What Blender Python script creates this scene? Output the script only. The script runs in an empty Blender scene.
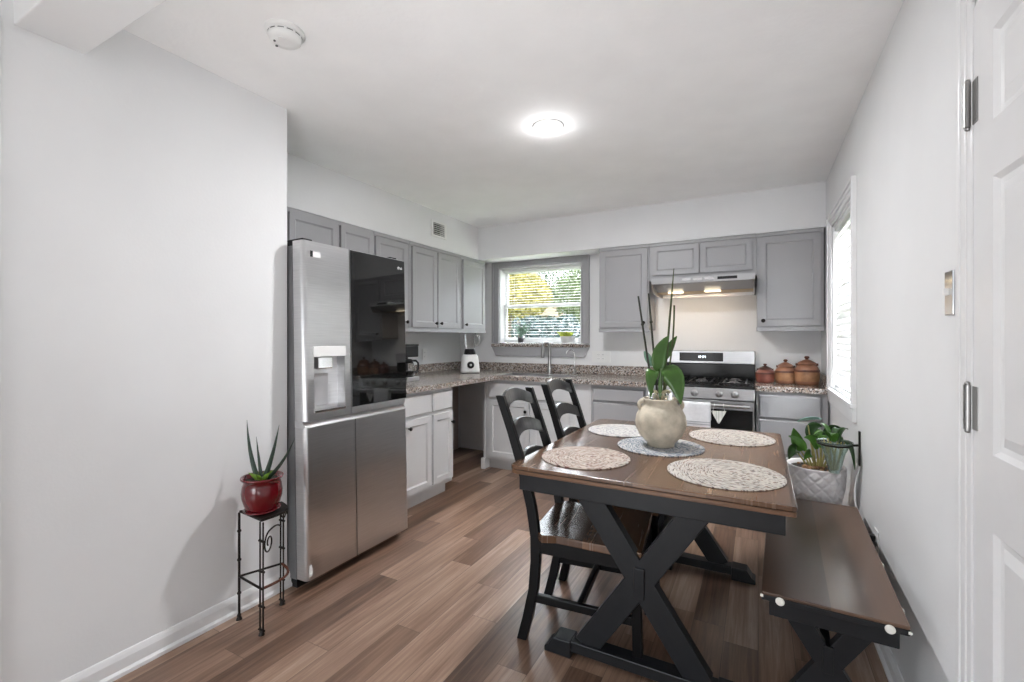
import bpy, math, random
from mathutils import Vector, Matrix
PI = math.pi
R = math.radians
random.seed(7)
SC = bpy.context.scene
COL = SC.collection

# ------------------------------------------------------------------ camera, world, lights, exposure
cam = bpy.data.cameras.new('camera')
cam.sensor_width = 36.0
cam.lens = 458.0 / 1024.0 * 36.0
cam.shift_y = -3.0 / 1024.0
cam.clip_start = 0.02
co = bpy.data.objects.new('camera', cam)
COL.objects.link(co)
co.location = (0, 0, 1.27)
co.rotation_euler = (R(90), 0, math.atan(246 / 458.0))
SC.camera = co

world = bpy.data.worlds.new('world')
SC.world = world
world.use_nodes = True
wn = world.node_tree
bg = wn.nodes['Background']
bg.inputs['Color'].default_value = (0.86, 0.93, 1.0, 1)
bg.inputs['Strength'].default_value = 1.0
_tc = wn.nodes.new('ShaderNodeTexCoord')
_sx = wn.nodes.new('ShaderNodeSeparateXYZ')
wn.links.new(_tc.outputs['Generated'], _sx.inputs[0])
_mr = wn.nodes.new('ShaderNodeMapRange')
_mr.inputs[1].default_value = 0.10
_mr.inputs[2].default_value = 0.24
_mr.inputs[3].default_value = 0.48
_mr.inputs[4].default_value = 4.5
wn.links.new(_sx.outputs[2], _mr.inputs[0])
wn.links.new(_mr.outputs[0], bg.inputs['Strength'])

SC.view_settings.view_transform = 'Standard'
SC.view_settings.look = 'None'
SC.view_settings.gamma = 1.0
SC.view_settings.use_curve_mapping = False
SC.view_settings.exposure = 1.3


def area(name, loc, aim, sx, sy, power, color=(1, 1, 1), spread=PI):
    l = bpy.data.lights.new(name, 'AREA')
    l.shape = 'RECTANGLE'
    l.size, l.size_y = sx, sy
    l.energy = power
    l.color = color
    l.spread = spread
    o = bpy.data.objects.new(name, l)
    COL.objects.link(o)
    o.location = loc
    o.rotation_euler = (Vector(aim) - Vector(loc)).to_track_quat('-Z', 'Y').to_euler()
    return o


# an added rear fill, then daylight for the dining and sink windows
area('rear_fill', (-1.0, -3.3, 0.9), (-1.2, 2.5, 0.7), 1.6, 1.3, 14, (0.97, 0.985, 1.0))  # unseen fill added at the rear wall; there is no glass door
area('daylight_dining_window', (2.7, 3.5, 2.9), (0.45, 3.365, 1.45), 2.2, 2.2, 1000, (0.97, 0.985, 1.0))
area('daylight_sink_window', (-2.6, 7.2, 5.6), (-2.0, 4.4, 1.6), 3.0, 3.0, 800, (0.97, 0.985, 1.0))
# added fill bounced off the ceiling; no such lamp stands in the room
area('bounce_fill', (-0.6, -0.25, 0.7), (-0.9, 1.6, 2.44), 0.6, 0.6, 4.0, (0.97, 0.985, 1.0), 1.9)
# ceiling cans
for lx, ly, pw, pk in ((-1.02, 2.32, 14.0, 0.7),):
    l = bpy.data.lights.new('can_lamp', 'POINT')
    l.shadow_soft_size = 0.03
    l.energy = pw
    l.color = (0.985, 0.985, 1.0)
    o = bpy.data.objects.new('can_lamp', l)
    COL.objects.link(o)
    o.location = (lx, ly, 2.385)
    l.energy = pk
    l = bpy.data.lights.new('can_lamp', 'AREA')
    l.shape = 'DISK'
    l.size = 0.13
    l.energy = pw
    l.color = (0.985, 0.985, 1.0)
    o = bpy.data.objects.new('can_lamp', l)
    COL.objects.link(o)
    o.location = (lx, ly, 2.425)
# hood lamps
for hx in (-0.62, -0.33):
    l = bpy.data.lights.new('hood_lamp', 'AREA')
    l.shape = 'RECTANGLE'
    l.size, l.size_y = 0.12, 0.05
    l.energy = 0.75
    l.color = (1.0, 0.74, 0.48)
    o = bpy.data.objects.new('hood_lamp', l)
    COL.objects.link(o)
    o.location = (hx, 4.12, 1.655)
    o.rotation_euler = (R(12), 0, 0)


# ------------------------------------------------------------------ materials
def nodes_of(m):
    return m.node_tree.nodes, m.node_tree.links


def ramp(n, stops, interp='LINEAR'):
    r = n.new('ShaderNodeValToRGB')
    r.color_ramp.interpolation = interp
    el = r.color_ramp.elements
    while len(el) < len(stops):
        el.new(0.5)
    for e, (p, c) in zip(el, stops):
        e.position = p
        e.color = (*c, 1) if len(c) == 3 else c
    return r


def srgb(r, g, b):
    f = lambda v: (v / 255 / 12.92) if v / 255 <= 0.04045 else ((v / 255 + 0.055) / 1.055) ** 2.4
    return (f(r), f(g), f(b))


def mat(name, color, rough=0.5, metal=0.0, var=0.06, scale=8.0, bump=0.0, bscale=60.0, stretch=(1, 1, 1),
        emis=None, estr=0.0, trans=0.0, ior=1.45, coat=0.0, spec=0.5, alpha=1.0, subs=0.0):
    m = bpy.data.materials.new(name)
    m.use_nodes = True
    n, l = nodes_of(m)
    b = n['Principled BSDF']
    b.inputs['Roughness'].default_value = rough
    b.inputs['Metallic'].default_value = metal
    b.inputs['IOR'].default_value = ior
    b.inputs['Transmission Weight'].default_value = trans
    b.inputs['Coat Weight'].default_value = coat
    b.inputs['Specular IOR Level'].default_value = spec
    b.inputs['Alpha'].default_value = alpha
    tc = n.new('ShaderNodeTexCoord')
    mp = n.new('ShaderNodeMapping')
    mp.inputs['Scale'].default_value = stretch
    l.new(tc.outputs['Object'], mp.inputs['Vector'])
    nz = n.new('ShaderNodeTexNoise')
    nz.inputs['Scale'].default_value = scale
    nz.inputs['Detail'].default_value = 4
    l.new(mp.outputs[0], nz.inputs['Vector'])
    lo = tuple(max(0, c * (1 - var)) for c in color)
    hi = tuple(min(1, c * (1 + var)) for c in color)
    rp = ramp(n, [(0.3, lo), (0.7, hi)])
    l.new(nz.outputs['Fac'], rp.inputs['Fac'])
    l.new(rp.outputs['Color'], b.inputs['Base Color'])
    if bump > 0:
        n2 = n.new('ShaderNodeTexNoise')
        n2.inputs['Scale'].default_value = bscale
        n2.inputs['Detail'].default_value = 3
        l.new(mp.outputs[0], n2.inputs['Vector'])
        bp = n.new('ShaderNodeBump')
        bp.inputs['Strength'].default_value = bump
        bp.inputs['Distance'].default_value = 0.004
        l.new(n2.outputs['Fac'], bp.inputs['Height'])
        l.new(bp.outputs[0], b.inputs['Normal'])
    if emis:
        b.inputs['Emission Color'].default_value = (*emis, 1)
        b.inputs['Emission Strength'].default_value = estr
    if subs > 0:
        b.inputs['Subsurface Weight'].default_value = subs
    return m


def math_node(n, l, op, a, b=None):
    k = n.new('ShaderNodeMath')
    k.operation = op
    for i, v in enumerate((a, b)):
        if v is None:
            continue
        if isinstance(v, (int, float)):
            k.inputs[i].default_value = v
        else:
            l.new(v, k.inputs[i])
    return k.outputs[0]


def plank_mat(name, cols, pw, pl, rough, grain=0.35, gap=0.0012, across='X', coat=0.0, bump=0.12, plank=0.42):
    """boards running along Y (across='X'), each with its own tone and grain"""
    m = bpy.data.materials.new(name)
    m.use_nodes = True
    n, l = nodes_of(m)
    b = n['Principled BSDF']
    tc = n.new('ShaderNodeTexCoord')
    sp = n.new('ShaderNodeSeparateXYZ')
    l.new(tc.outputs['Object'], sp.inputs[0])
    u, v = (sp.outputs[0], sp.outputs[1]) if across == 'X' else (sp.outputs[1], sp.outputs[0])
    row = math_node(n, l, 'FLOOR', math_node(n, l, 'DIVIDE', u, pw))
    w1 = n.new('ShaderNodeTexWhiteNoise')
    w1.noise_dimensions = '1D'
    l.new(row, w1.inputs['W'])
    vs = math_node(n, l, 'ADD', v, math_node(n, l, 'MULTIPLY', w1.outputs['Value'], pl))
    pid = math_node(n, l, 'FLOOR', math_node(n, l, 'DIVIDE', vs, pl))
    cb = n.new('ShaderNodeCombineXYZ')
    l.new(row, cb.inputs[0])
    l.new(pid, cb.inputs[1])
    w2 = n.new('ShaderNodeTexWhiteNoise')
    w2.noise_dimensions = '2D'
    l.new(cb.outputs[0], w2.inputs['Vector'])
    # grain
    cg = n.new('ShaderNodeCombineXYZ')
    l.new(math_node(n, l, 'MULTIPLY', u, 60.0), cg.inputs[0])
    l.new(math_node(n, l, 'MULTIPLY', v, 2.2), cg.inputs[1])
    l.new(math_node(n, l, 'MULTIPLY', w2.outputs['Value'], 40.0), cg.inputs[2])
    nz = n.new('ShaderNodeTexNoise')
    nz.inputs['Scale'].default_value = 1.0
    nz.inputs['Detail'].default_value = 6
    nz.inputs['Roughness'].default_value = 0.65
    nz.inputs['Distortion'].default_value = 0.6
    l.new(cg.outputs[0], nz.inputs['Vector'])
    cg2 = n.new('ShaderNodeCombineXYZ')
    l.new(math_node(n, l, 'MULTIPLY', u, 9.0), cg2.inputs[0])
    l.new(math_node(n, l, 'MULTIPLY', v, 1.1), cg2.inputs[1])
    l.new(math_node(n, l, 'MULTIPLY', w2.outputs['Value'], 17.0), cg2.inputs[2])
    nb = n.new('ShaderNodeTexNoise')
    nb.inputs['Scale'].default_value = 1.0
    nb.inputs['Detail'].default_value = 3
    l.new(cg2.outputs[0], nb.inputs['Vector'])
    t = math_node(n, l, 'ADD', math_node(n, l, 'MULTIPLY', w2.outputs['Value'], plank),
                  math_node(n, l, 'MULTIPLY', nz.outputs['Fac'], grain))
    t = math_node(n, l, 'ADD', t, math_node(n, l, 'MULTIPLY', nb.outputs['Fac'], 0.35))
    rp = ramp(n, cols)
    l.new(t, rp.inputs['Fac'])
    # seams
    fu = math_node(n, l, 'FRACT', math_node(n, l, 'DIVIDE', u, pw))
    du = math_node(n, l, 'MULTIPLY', math_node(n, l, 'MINIMUM', fu, math_node(n, l, 'SUBTRACT', 1.0, fu)), pw)
    fv = math_node(n, l, 'FRACT', math_node(n, l, 'DIVIDE', vs, pl))
    dv = math_node(n, l, 'MULTIPLY', math_node(n, l, 'MINIMUM', fv, math_node(n, l, 'SUBTRACT', 1.0, fv)), pl)
    seam = math_node(n, l, 'LESS_THAN', math_node(n, l, 'MINIMUM', du, dv), gap)
    mx = n.new('ShaderNodeMix')
    mx.data_type = 'RGBA'
    l.new(math_node(n, l, 'MULTIPLY', seam, 0.6), mx.inputs[0])
    l.new(rp.outputs[0], mx.inputs[6])
    mx.inputs[7].default_value = (0.03, 0.02, 0.015, 1)
    l.new(mx.outputs[2], b.inputs['Base Color'])
    rr = math_node(n, l, 'ADD', rough, math_node(n, l, 'MULTIPLY', nz.outputs['Fac'], 0.12))
    l.new(rr, b.inputs['Roughness'])
    b.inputs['Coat Weight'].default_value = coat
    b.inputs['Coat Roughness'].default_value = 0.12
    bp = n.new('ShaderNodeBump')
    bp.inputs['Strength'].default_value = bump
    bp.inputs['Distance'].default_value = 0.002
    l.new(nz.outputs['Fac'], bp.inputs['Height'])
    l.new(bp.outputs[0], b.inputs['Normal'])
    return m


def granite_mat(name, base, dark, pale, warm):
    m = bpy.data.materials.new(name)
    m.use_nodes = True
    n, l = nodes_of(m)
    b = n['Principled BSDF']
    tc = n.new('ShaderNodeTexCoord')
    v = n.new('ShaderNodeTexVoronoi')
    v.inputs['Scale'].default_value = 105
    l.new(tc.outputs['Object'], v.inputs['Vector'])
    sp = n.new('ShaderNodeSeparateColor')
    l.new(v.outputs['Color'], sp.inputs[0])
    rp = ramp(n, [(0.0, dark), (0.16, dark), (0.18, base), (0.5, warm), (0.62, base), (0.8, pale), (1.0, pale)], 'LINEAR')
    l.new(sp.outputs[0], rp.inputs['Fac'])
    nz = n.new('ShaderNodeTexNoise')
    nz.inputs['Scale'].default_value = 140
    nz.inputs['Detail'].default_value = 3
    l.new(tc.outputs['Object'], nz.inputs['Vector'])
    r2 = ramp(n, [(0.42, (0.25, 0.25, 0.25)), (0.55, (1, 1, 1))])
    l.new(nz.outputs['Fac'], r2.inputs['Fac'])
    mx = n.new('ShaderNodeMix')
    mx.data_type = 'RGBA'
    mx.blend_type = 'MULTIPLY'
    mx.inputs[0].default_value = 0.7
    l.new(rp.outputs[0], mx.inputs[6])
    l.new(r2.outputs[0], mx.inputs[7])
    l.new(mx.outputs[2], b.inputs['Base Color'])
    b.inputs['Roughness'].default_value = 0.18
    return m


def woven_mat(name, stops, scale=150):
    m = bpy.data.materials.new(name)
    m.use_nodes = True
    n, l = nodes_of(m)
    b = n['Principled BSDF']
    tc = n.new('ShaderNodeTexCoord')
    # concentric coordinates so the braid runs round the mat
    sp = n.new('ShaderNodeSeparateXYZ')
    l.new(tc.outputs['Object'], sp.inputs[0])
    r = math_node(n, l, 'SQRT', math_node(n, l, 'ADD', math_node(n, l, 'MULTIPLY', sp.outputs[0], sp.outputs[0]),
                                         math_node(n, l, 'MULTIPLY', sp.outputs[1], sp.outputs[1])))
    a = math_node(n, l, 'ARCTAN2', sp.outputs[1], sp.outputs[0])
    ring = math_node(n, l, 'FLOOR', math_node(n, l, 'MULTIPLY', r, 150.0))
    cb = n.new('ShaderNodeCombineXYZ')
    l.new(math_node(n, l, 'MULTIPLY', ring, 1.0), cb.inputs[0])
    l.new(math_node(n, l, 'MULTIPLY', math_node(n, l, 'MULTIPLY', a, r), 150.0), cb.inputs[1])
    v = n.new('ShaderNodeTexVoronoi')
    v.inputs['Scale'].default_value = 1.0
    l.new(cb.outputs[0], v.inputs['Vector'])
    s2 = n.new('ShaderNodeSeparateColor')
    l.new(v.outputs['Color'], s2.inputs[0])
    rp = ramp(n, stops, 'CONSTANT')
    l.new(s2.outputs[1], rp.inputs['Fac'])
    l.new(rp.outputs[0], b.inputs['Base Color'])
    b.inputs['Roughness'].default_value = 0.85
    fr = math_node(n, l, 'FRACT', math_node(n, l, 'MULTIPLY', r, 150.0))
    bp = n.new('ShaderNodeBump')
    bp.inputs['Strength'].default_value = 0.5
    bp.inputs['Distance'].default_value = 0.002
    l.new(math_node(n, l, 'PINGPONG', fr, 0.5), bp.inputs['Height'])
    l.new(bp.outputs[0], b.inputs['Normal'])
    return m


M = {}
M['wall'] = mat('wall_paint', (0.775, 0.78, 0.785), 0.6, var=0.02, scale=3, bump=0.10, bscale=90)
M['ceiling'] = mat('ceiling_paint', (0.93, 0.93, 0.93), 0.85, var=0.02, scale=5, bump=0.25, bscale=55)
M['trim'] = mat('white_trim_paint', (0.78, 0.78, 0.785), 0.3, var=0.02)
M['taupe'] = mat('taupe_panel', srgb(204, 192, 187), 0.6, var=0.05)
M['cab'] = mat('grey_cabinet_paint', (0.365, 0.365, 0.375), 0.38, var=0.03, scale=3)
M['cab_pale'] = mat('pale_grey_cabinet_paint', (0.60, 0.60, 0.605), 0.38, var=0.03, scale=3)
M['cab_in'] = mat('cabinet_gap', (0.12, 0.12, 0.122), 0.7)
M['knob'] = mat('dark_bronze_knob', (0.018, 0.016, 0.015), 0.3, metal=0.7)
M['floor'] = plank_mat('wood_plank_floor', [(0.34, srgb(76, 55, 43)), (0.48, srgb(116, 90, 74)), (0.60, srgb(146, 119, 101)),
                                            (0.78, srgb(190, 167, 150))], 0.128, 1.15, 0.26, grain=0.42, plank=0.26)
M['table'] = plank_mat('walnut_tabletop', [(0.2, srgb(52, 36, 26)), (0.5, srgb(92, 66, 48)), (0.7, srgb(116, 86, 63)),
                                           (0.95, srgb(136, 104, 78))], 0.24, 4.0, 0.20, grain=0.16, gap=0.0003, coat=0.3, bump=0.0)
M['bench'] = plank_mat('walnut_bench_top', [(0.2, srgb(50, 37, 28)), (0.5, srgb(82, 61, 47)), (0.7, srgb(104, 78, 60)),
                                            (0.95, srgb(126, 96, 74))], 0.6, 4.0, 0.26, grain=0.16, gap=0.0003, coat=0.2, bump=0.0)
M['edge'] = mat('worn_wood_edge', srgb(104, 74, 52), 0.35, var=0.35, scale=14, stretch=(1, 3, 20))
M['black'] = mat('black_painted_wood', (0.0035, 0.0035, 0.004), 0.34, var=0.15, scale=20, bump=0.05, spec=0.22)
M['black_grey'] = mat('charcoal_painted_wood', (0.011, 0.012, 0.014), 0.36, var=0.12, scale=20, bump=0.05, spec=0.35)
M['black_sheen'] = mat('black_paint_sheen', (0.008, 0.008, 0.009), 0.32, var=0.1, scale=20, spec=0.7, coat=0.6)  # same black paint as the posts; window glare added through lighter colour and coat
M['iron'] = mat('wrought_iron', (0.02, 0.016, 0.014), 0.45, metal=0.6, var=0.3, scale=40)
M['rust'] = mat('rusty_iron', srgb(92, 52, 38), 0.6, metal=0.3, var=0.35, scale=40)
M['steel'] = mat('brushed_steel', (0.47, 0.47, 0.48), 0.27, metal=1.0, var=0.05, scale=6, bump=0.02, bscale=30, stretch=(1, 1, 30))
_n, _l = nodes_of(M['steel'])
_n['Principled BSDF'].inputs['Anisotropic'].default_value = 0.75
_n['Principled BSDF'].inputs['Roughness'].default_value = 0.32
_tg = _n.new('ShaderNodeTangent')
_tg.direction_type = 'RADIAL'
_tg.axis = 'Z'
_l.new(_tg.outputs[0], _n['Principled BSDF'].inputs['Tangent'])
M['steel_fridge'] = M['steel'].copy()
[setattr(e, 'color', (c, c, c * 1.01, 1)) for e, c in zip([x for x in M['steel_fridge'].node_tree.nodes if x.type == 'VALTORGB'][0].color_ramp.elements, (.60, .68))]
M['steel_dark'] = mat('dark_steel', (0.26, 0.26, 0.27), 0.32, metal=1.0, var=0.05)
M['chrome'] = mat('chrome', (0.72, 0.72, 0.73), 0.1, metal=1.0, var=0.02)
M['nickel'] = mat('satin_nickel', (0.34, 0.335, 0.33), 0.3, metal=1.0, var=0.05)
M['silver'] = mat('silver_grey_plastic', (0.42, 0.42, 0.43), 0.35)
M['handle'] = mat('satin_handle_trim', (0.78, 0.78, 0.79), 0.35, metal=1.0, var=0.02)
M['fr_side'] = mat('grey_fridge_side', (0.16, 0.16, 0.165), 0.4, metal=0.3)
M['blackglass'] = mat('black_glass', (0.004, 0.004, 0.004), 0.03, var=0.0, spec=0.8, coat=0.4)
M['rangeglass'] = mat('black_range_glass', (0.004, 0.004, 0.004), 0.22, var=0.0, spec=0.3)
M['blackplastic'] = mat('black_plastic', (0.008, 0.008, 0.009), 0.4, spec=0.3)
M['darkgrey'] = mat('dark_grey_plastic', (0.09, 0.09, 0.095), 0.4)
M['white_plastic'] = mat('white_plastic', (0.80, 0.80, 0.79), 0.3, var=0.01)
M['white_ceramic'] = mat('white_ceramic', (0.80, 0.77, 0.775), 0.4, var=0.04)
M['granite'] = granite_mat('speckled_granite', srgb(164, 154, 146), srgb(72, 67, 66), srgb(208, 203, 198), srgb(160, 138, 124))
M['red_glaze'] = mat('red_glazed_ceramic', srgb(92, 5, 15), 0.12, var=0.2, scale=12, coat=0.6)
M['soil'] = mat('dark_soil', (0.03, 0.022, 0.016), 0.95, var=0.5, scale=60, bump=0.8)
M['aloe'] = mat('dark_green_succulent', srgb(34, 52, 40), 0.45, var=0.3, scale=30)
M['aloe_core'] = mat('fresh_green_succulent', srgb(104, 138, 48), 0.45, var=0.25, scale=30)
M['orchid'] = mat('orchid_leaf', srgb(58, 94, 32), 0.32, var=0.25, scale=14, coat=0.2)
M['stake'] = mat('dark_stake', (0.025, 0.028, 0.018), 0.5)
M['spike'] = mat('olive_flower_spike', srgb(66, 74, 38), 0.5, var=0.3)
M['root'] = mat('pale_orchid_root', srgb(176, 168, 136), 0.6, var=0.2)
M['stone'] = mat('weathered_stoneware', srgb(184, 175, 158), 0.8, var=0.2, scale=22, bump=0.5, bscale=50)
M['houseleaf'] = mat('house_plant_leaf', srgb(70, 112, 42), 0.35, var=0.4, scale=22)
M['darkleaf'] = mat('dark_house_plant_leaf', srgb(40, 70, 30), 0.35, var=0.3, scale=22)
M['reflectleaf'] = mat('teal_leaf_reflection', srgb(160, 205, 198), 0.35, var=0.15, scale=12)  # reflection on the plant put into the leaf colour
M['silverleaf'] = mat('silver_green_leaf', srgb(126, 160, 140), 0.5, var=0.25, scale=30)
M['limeleaf'] = mat('lime_leaf', srgb(176, 190, 80), 0.5, var=0.25, scale=30)
M['stem'] = mat('pale_plant_stem', srgb(158, 150, 92), 0.5, var=0.25, scale=20)
M['pebble'] = mat('bark_and_pebbles', srgb(150, 116, 84), 0.8, var=0.4, scale=40)
M['fabric_white'] = mat('white_towel_cloth', (0.74, 0.74, 0.755), 0.95, var=0.04, scale=50, bump=0.4, bscale=250)
M['towelstripe'] = mat('grey_towel_stripe', (0.42, 0.43, 0.46), 0.95, var=0.1, scale=60)
M['cloth_pattern'] = woven_mat('patterned_cloth', [(0, (0.75, 0.74, 0.70)), (0.5, (0.35, 0.36, 0.33)), (0.75, (0.6, 0.6, 0.55))])
M['felt'] = mat('white_felt_pad', (0.82, 0.80, 0.74), 0.9)
M['cord'] = mat('white_cord', (0.7, 0.7, 0.7), 0.4)
M['glass'] = mat('clear_glass', (1, 1, 1), 0.02, var=0.0, trans=1.0, ior=1.45)
M['pane'] = mat('window_glass', (1, 1, 1), 0.0, var=0.0, trans=1.0, ior=1.02)
M['greenglass'] = mat('pale_green_glass', (0.80, 0.92, 0.86), 0.05, var=0.0, trans=0.85, ior=1.4)
M['blind'] = mat('white_blind_slat', (0.86, 0.86, 0.86), 0.4, var=0.01, subs=0.0)
M['terra'] = mat('terracotta_jar', srgb(136, 92, 70), 0.3, var=0.25, scale=18, coat=0.3)
M['terra_red'] = mat('reddish_terracotta_jar', srgb(124, 72, 60), 0.3, var=0.25, scale=18, coat=0.3)
M['terra_dark'] = mat('dark_glazed_band', srgb(88, 48, 36), 0.3, var=0.3, scale=25, coat=0.3)
M['terra_light'] = mat('tan_jar_band', srgb(154, 112, 80), 0.35, var=0.25, scale=25, coat=0.3)
_n, _l = nodes_of(M['blind'])
_tr = _n.new('ShaderNodeBsdfTranslucent')
_tr.inputs['Color'].default_value = (0.85, 0.85, 0.85, 1)
_ms = _n.new('ShaderNodeMixShader')
_ms.inputs[0].default_value = 0.22
_l.new(_n['Principled BSDF'].outputs[0], _ms.inputs[1])
_l.new(_tr.outputs[0], _ms.inputs[2])
_l.new(_ms.outputs[0], _n['Material Output'].inputs['Surface'])
M['lamp_glow'] = mat('lamp_diffuser', (1, 1, 1), 0.4, emis=(1.0, 0.97, 0.92), estr=3.0)
M['hood_glow'] = mat('hood_lamp_lens', (1, 0.9, 0.7), 0.4, emis=(1.0, 0.85, 0.6), estr=1.3)
M['led'] = mat('display_digits', (0.9, 0.95, 1), 0.4, emis=(0.8, 0.9, 1.0), estr=1.2)
M['filter'] = mat('hood_filter', srgb(176, 146, 100), 0.45, metal=0.6, var=0.2, scale=120)
M['lawn'] = mat('lawn_grass', srgb(96, 110, 66), 0.9, var=0.35, scale=6)
M['tree_gold'] = mat('golden_foliage', srgb(132, 124, 66), 0.7, var=0.45, scale=3)
M['tree_green'] = mat('green_foliage', srgb(88, 100, 66), 0.7, var=0.4, scale=3)
M['tree_dark'] = mat('dark_green_foliage', srgb(56, 74, 44), 0.7, var=0.4, scale=3)
M['bark'] = mat('tree_bark', srgb(110, 98, 88), 0.9, var=0.3, scale=12, bump=0.6)
M['siding'] = mat('pale_house_siding', srgb(150, 140, 142), 0.7, var=0.03)
M['roof'] = mat('brown_shingle_roof', srgb(140, 122, 106), 0.9, var=0.25, scale=20)
M['carpaint'] = mat('slate_car_paint', srgb(74, 92, 104), 0.25, metal=0.3, coat=0.5)
M['tyre'] = mat('tyre_rubber', (0.015, 0.015, 0.015), 0.8)
MATS_MAT = {
    'rose': woven_mat('rose_braided_mat', [(0, srgb(184, 172, 161)), (0.33, srgb(158, 142, 134)), (0.55, srgb(192, 182, 173)), (0.76, srgb(129, 95, 88)), (0.9, srgb(103, 92, 88))]),
    'grey': woven_mat('grey_braided_mat', [(0, srgb(190, 184, 176)), (0.36, srgb(165, 157, 149)), (0.58, srgb(196, 189, 181)), (0.8, srgb(96, 88, 88)), (0.92, srgb(129, 104, 95))]),
    'blue': woven_mat('blue_braided_mat', [(0, srgb(175, 176, 176)), (0.3, srgb(118, 126, 136)), (0.55, srgb(187, 184, 180)), (0.72, srgb(82, 94, 107)), (0.9, srgb(151, 155, 159))]),
    'pale': woven_mat('pale_braided_mat', [(0, srgb(190, 188, 183)), (0.4, srgb(159, 160, 163)), (0.62, srgb(196, 191, 187)), (0.85, srgb(120, 119, 124))]),
}


# ------------------------------------------------------------------ mesh builder
class MB:
    def __init__(self):
        self.v, self.f, self.s = [], [], []
        self.mx = None

    def add(self, vs, fs, smooth=False):
        o = len(self.v)
        for p in vs:
            p = Vector(p)
            self.v.append(self.mx @ p if self.mx is not None else p)
        for f in fs:
            self.f.append(tuple(i + o for i in f))
            self.s.append(smooth)
        return self

    def box(self, x0, x1, y0, y1, z0, z1):
        vs = [(x, y, z) for z in (z0, z1) for y in (y0, y1) for x in (x0, x1)]
        return self.add(vs, [(0, 2, 3, 1), (4, 5, 7, 6), (0, 1, 5, 4), (2, 6, 7, 3), (0, 4, 6, 2), (1, 3, 7, 5)])

    def bar(self, a, b, w, t, up=(0, 0, 1)):
        """rectangular bar from a to b; w = width along 'side', t = thickness along the third axis"""
        a, b = Vector(a), Vector(b)
        d = (b - a).normalized()
        side = d.cross(Vector(up))
        if side.length < 1e-4:
            side = d.cross(Vector((1, 0, 0)))
        side.normalize()
        n = side.cross(d).normalized()
        vs = []
        for p in (a, b):
            for i, j in ((-1, -1), (1, -1), (1, 1), (-1, 1)):
                vs.append(p + side * (i * w / 2) + n * (j * t / 2))
        return self.add(vs, [(3, 2, 1, 0), (4, 5, 6, 7), (0, 1, 5, 4), (1, 2, 6, 5), (2, 3, 7, 6), (3, 0, 4, 7)])

    def tube(self, pts, r, n=8, cap=True, flat=None, ax=None):
        """swept tube; r number or list; flat = per point factor for the second axis"""
        pts = [Vector(p) for p in pts]
        k = len(pts)
        rs = r if isinstance(r, (list, tuple)) else [r] * k
        fl = flat if isinstance(flat, (list, tuple)) else [flat if flat else 1.0] * k
        T = []
        for i in range(k):
            d = pts[min(i + 1, k - 1)] - pts[max(i - 1, 0)]
            T.append(d.normalized())
        u = Vector(ax) if ax else T[0].orthogonal()
        vs, fs = [], []
        for i in range(k):
            u = (u - T[i] * u.dot(T[i]))
            if u.length < 1e-5:
                u = T[i].orthogonal()
            u.normalize()
            w = T[i].cross(u)
            for j in range(n):
                a = 2 * PI * j / n
                vs.append(pts[i] + u * (math.cos(a) * rs[i]) + w * (math.sin(a) * rs[i] * fl[i]))
        for i in range(k - 1):
            for j in range(n):
                j2 = (j + 1) % n
                fs.append((i * n + j, i * n + j2, (i + 1) * n + j2, (i + 1) * n + j))
        self.add(vs, fs, True)
        if cap:
            self.add(vs[:n], [tuple(reversed(range(n)))])
            self.add(vs[-n:], [tuple(range(n))])
        return self

    def lathe(self, prof, c=(0, 0, 0), n=24, cap0=True, cap1=True, axis='Z'):
        vs, fs = [], []
        for (r, z) in prof:
            for j in range(n):
                a = 2 * PI * j / n
                p = (r * math.cos(a), r * math.sin(a), z)
                if axis == 'Y':      # along -Y
                    p = (p[0], -p[2], p[1])
                elif axis == 'X':
                    p = (p[2], p[0], p[1])
                vs.append((p[0] + c[0], p[1] + c[1], p[2] + c[2]))
        for i in range(len(prof) - 1):
            for j in range(n):
                j2 = (j + 1) % n
                fs.append((i * n + j, i * n + j2, (i + 1) * n + j2, (i + 1) * n + j))
        self.add(vs, fs, True)
        if cap0 and prof[0][0] > 1e-5:
            self.add(vs[:n], [tuple(reversed(range(n)))])
        if cap1 and prof[-1][0] > 1e-5:
            self.add(vs[-n:], [tuple(range(n))])
        return self

    def prism(self, poly, a0, a1, plane='XY'):
        """polygon extruded between a0 and a1 along the axis missing from plane"""
        def P(p, a):
            if plane == 'XY':
                return (p[0], p[1], a)
            if plane == 'XZ':
                return (p[0], a, p[1])
            return (a, p[0], p[1])
        n = len(poly)
        vs = [P(p, a0) for p in poly] + [P(p, a1) for p in poly]
        fs = [tuple(reversed(range(n))), tuple(range(n, 2 * n))]
        fs += [(i, (i + 1) % n, n + (i + 1) % n, n + i) for i in range(n)]
        if plane == 'XZ':
            fs = [tuple(reversed(f)) for f in fs]
        return self.add(vs, fs)

    def rings(self, x0, x1, z0, z1, steps, cap=True):
        """front-facing (-Y) stepped panel: steps = [(inset, y), ...]"""
        vs, fs = [], []
        for (i, y) in steps:
            vs += [(x0 + i, y, z0 + i), (x1 - i, y, z0 + i), (x1 - i, y, z1 - i), (x0 + i, y, z1 - i)]
        for k in range(len(steps) - 1):
            for j in range(4):
                j2 = (j + 1) % 4
                fs.append((k * 4 + j, k * 4 + j2, (k + 1) * 4 + j2, (k + 1) * 4 + j))
        if cap:
            k = (len(steps) - 1) * 4
            fs.append((k, k + 1, k + 2, k + 3))
        return self.add(vs, fs)

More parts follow.
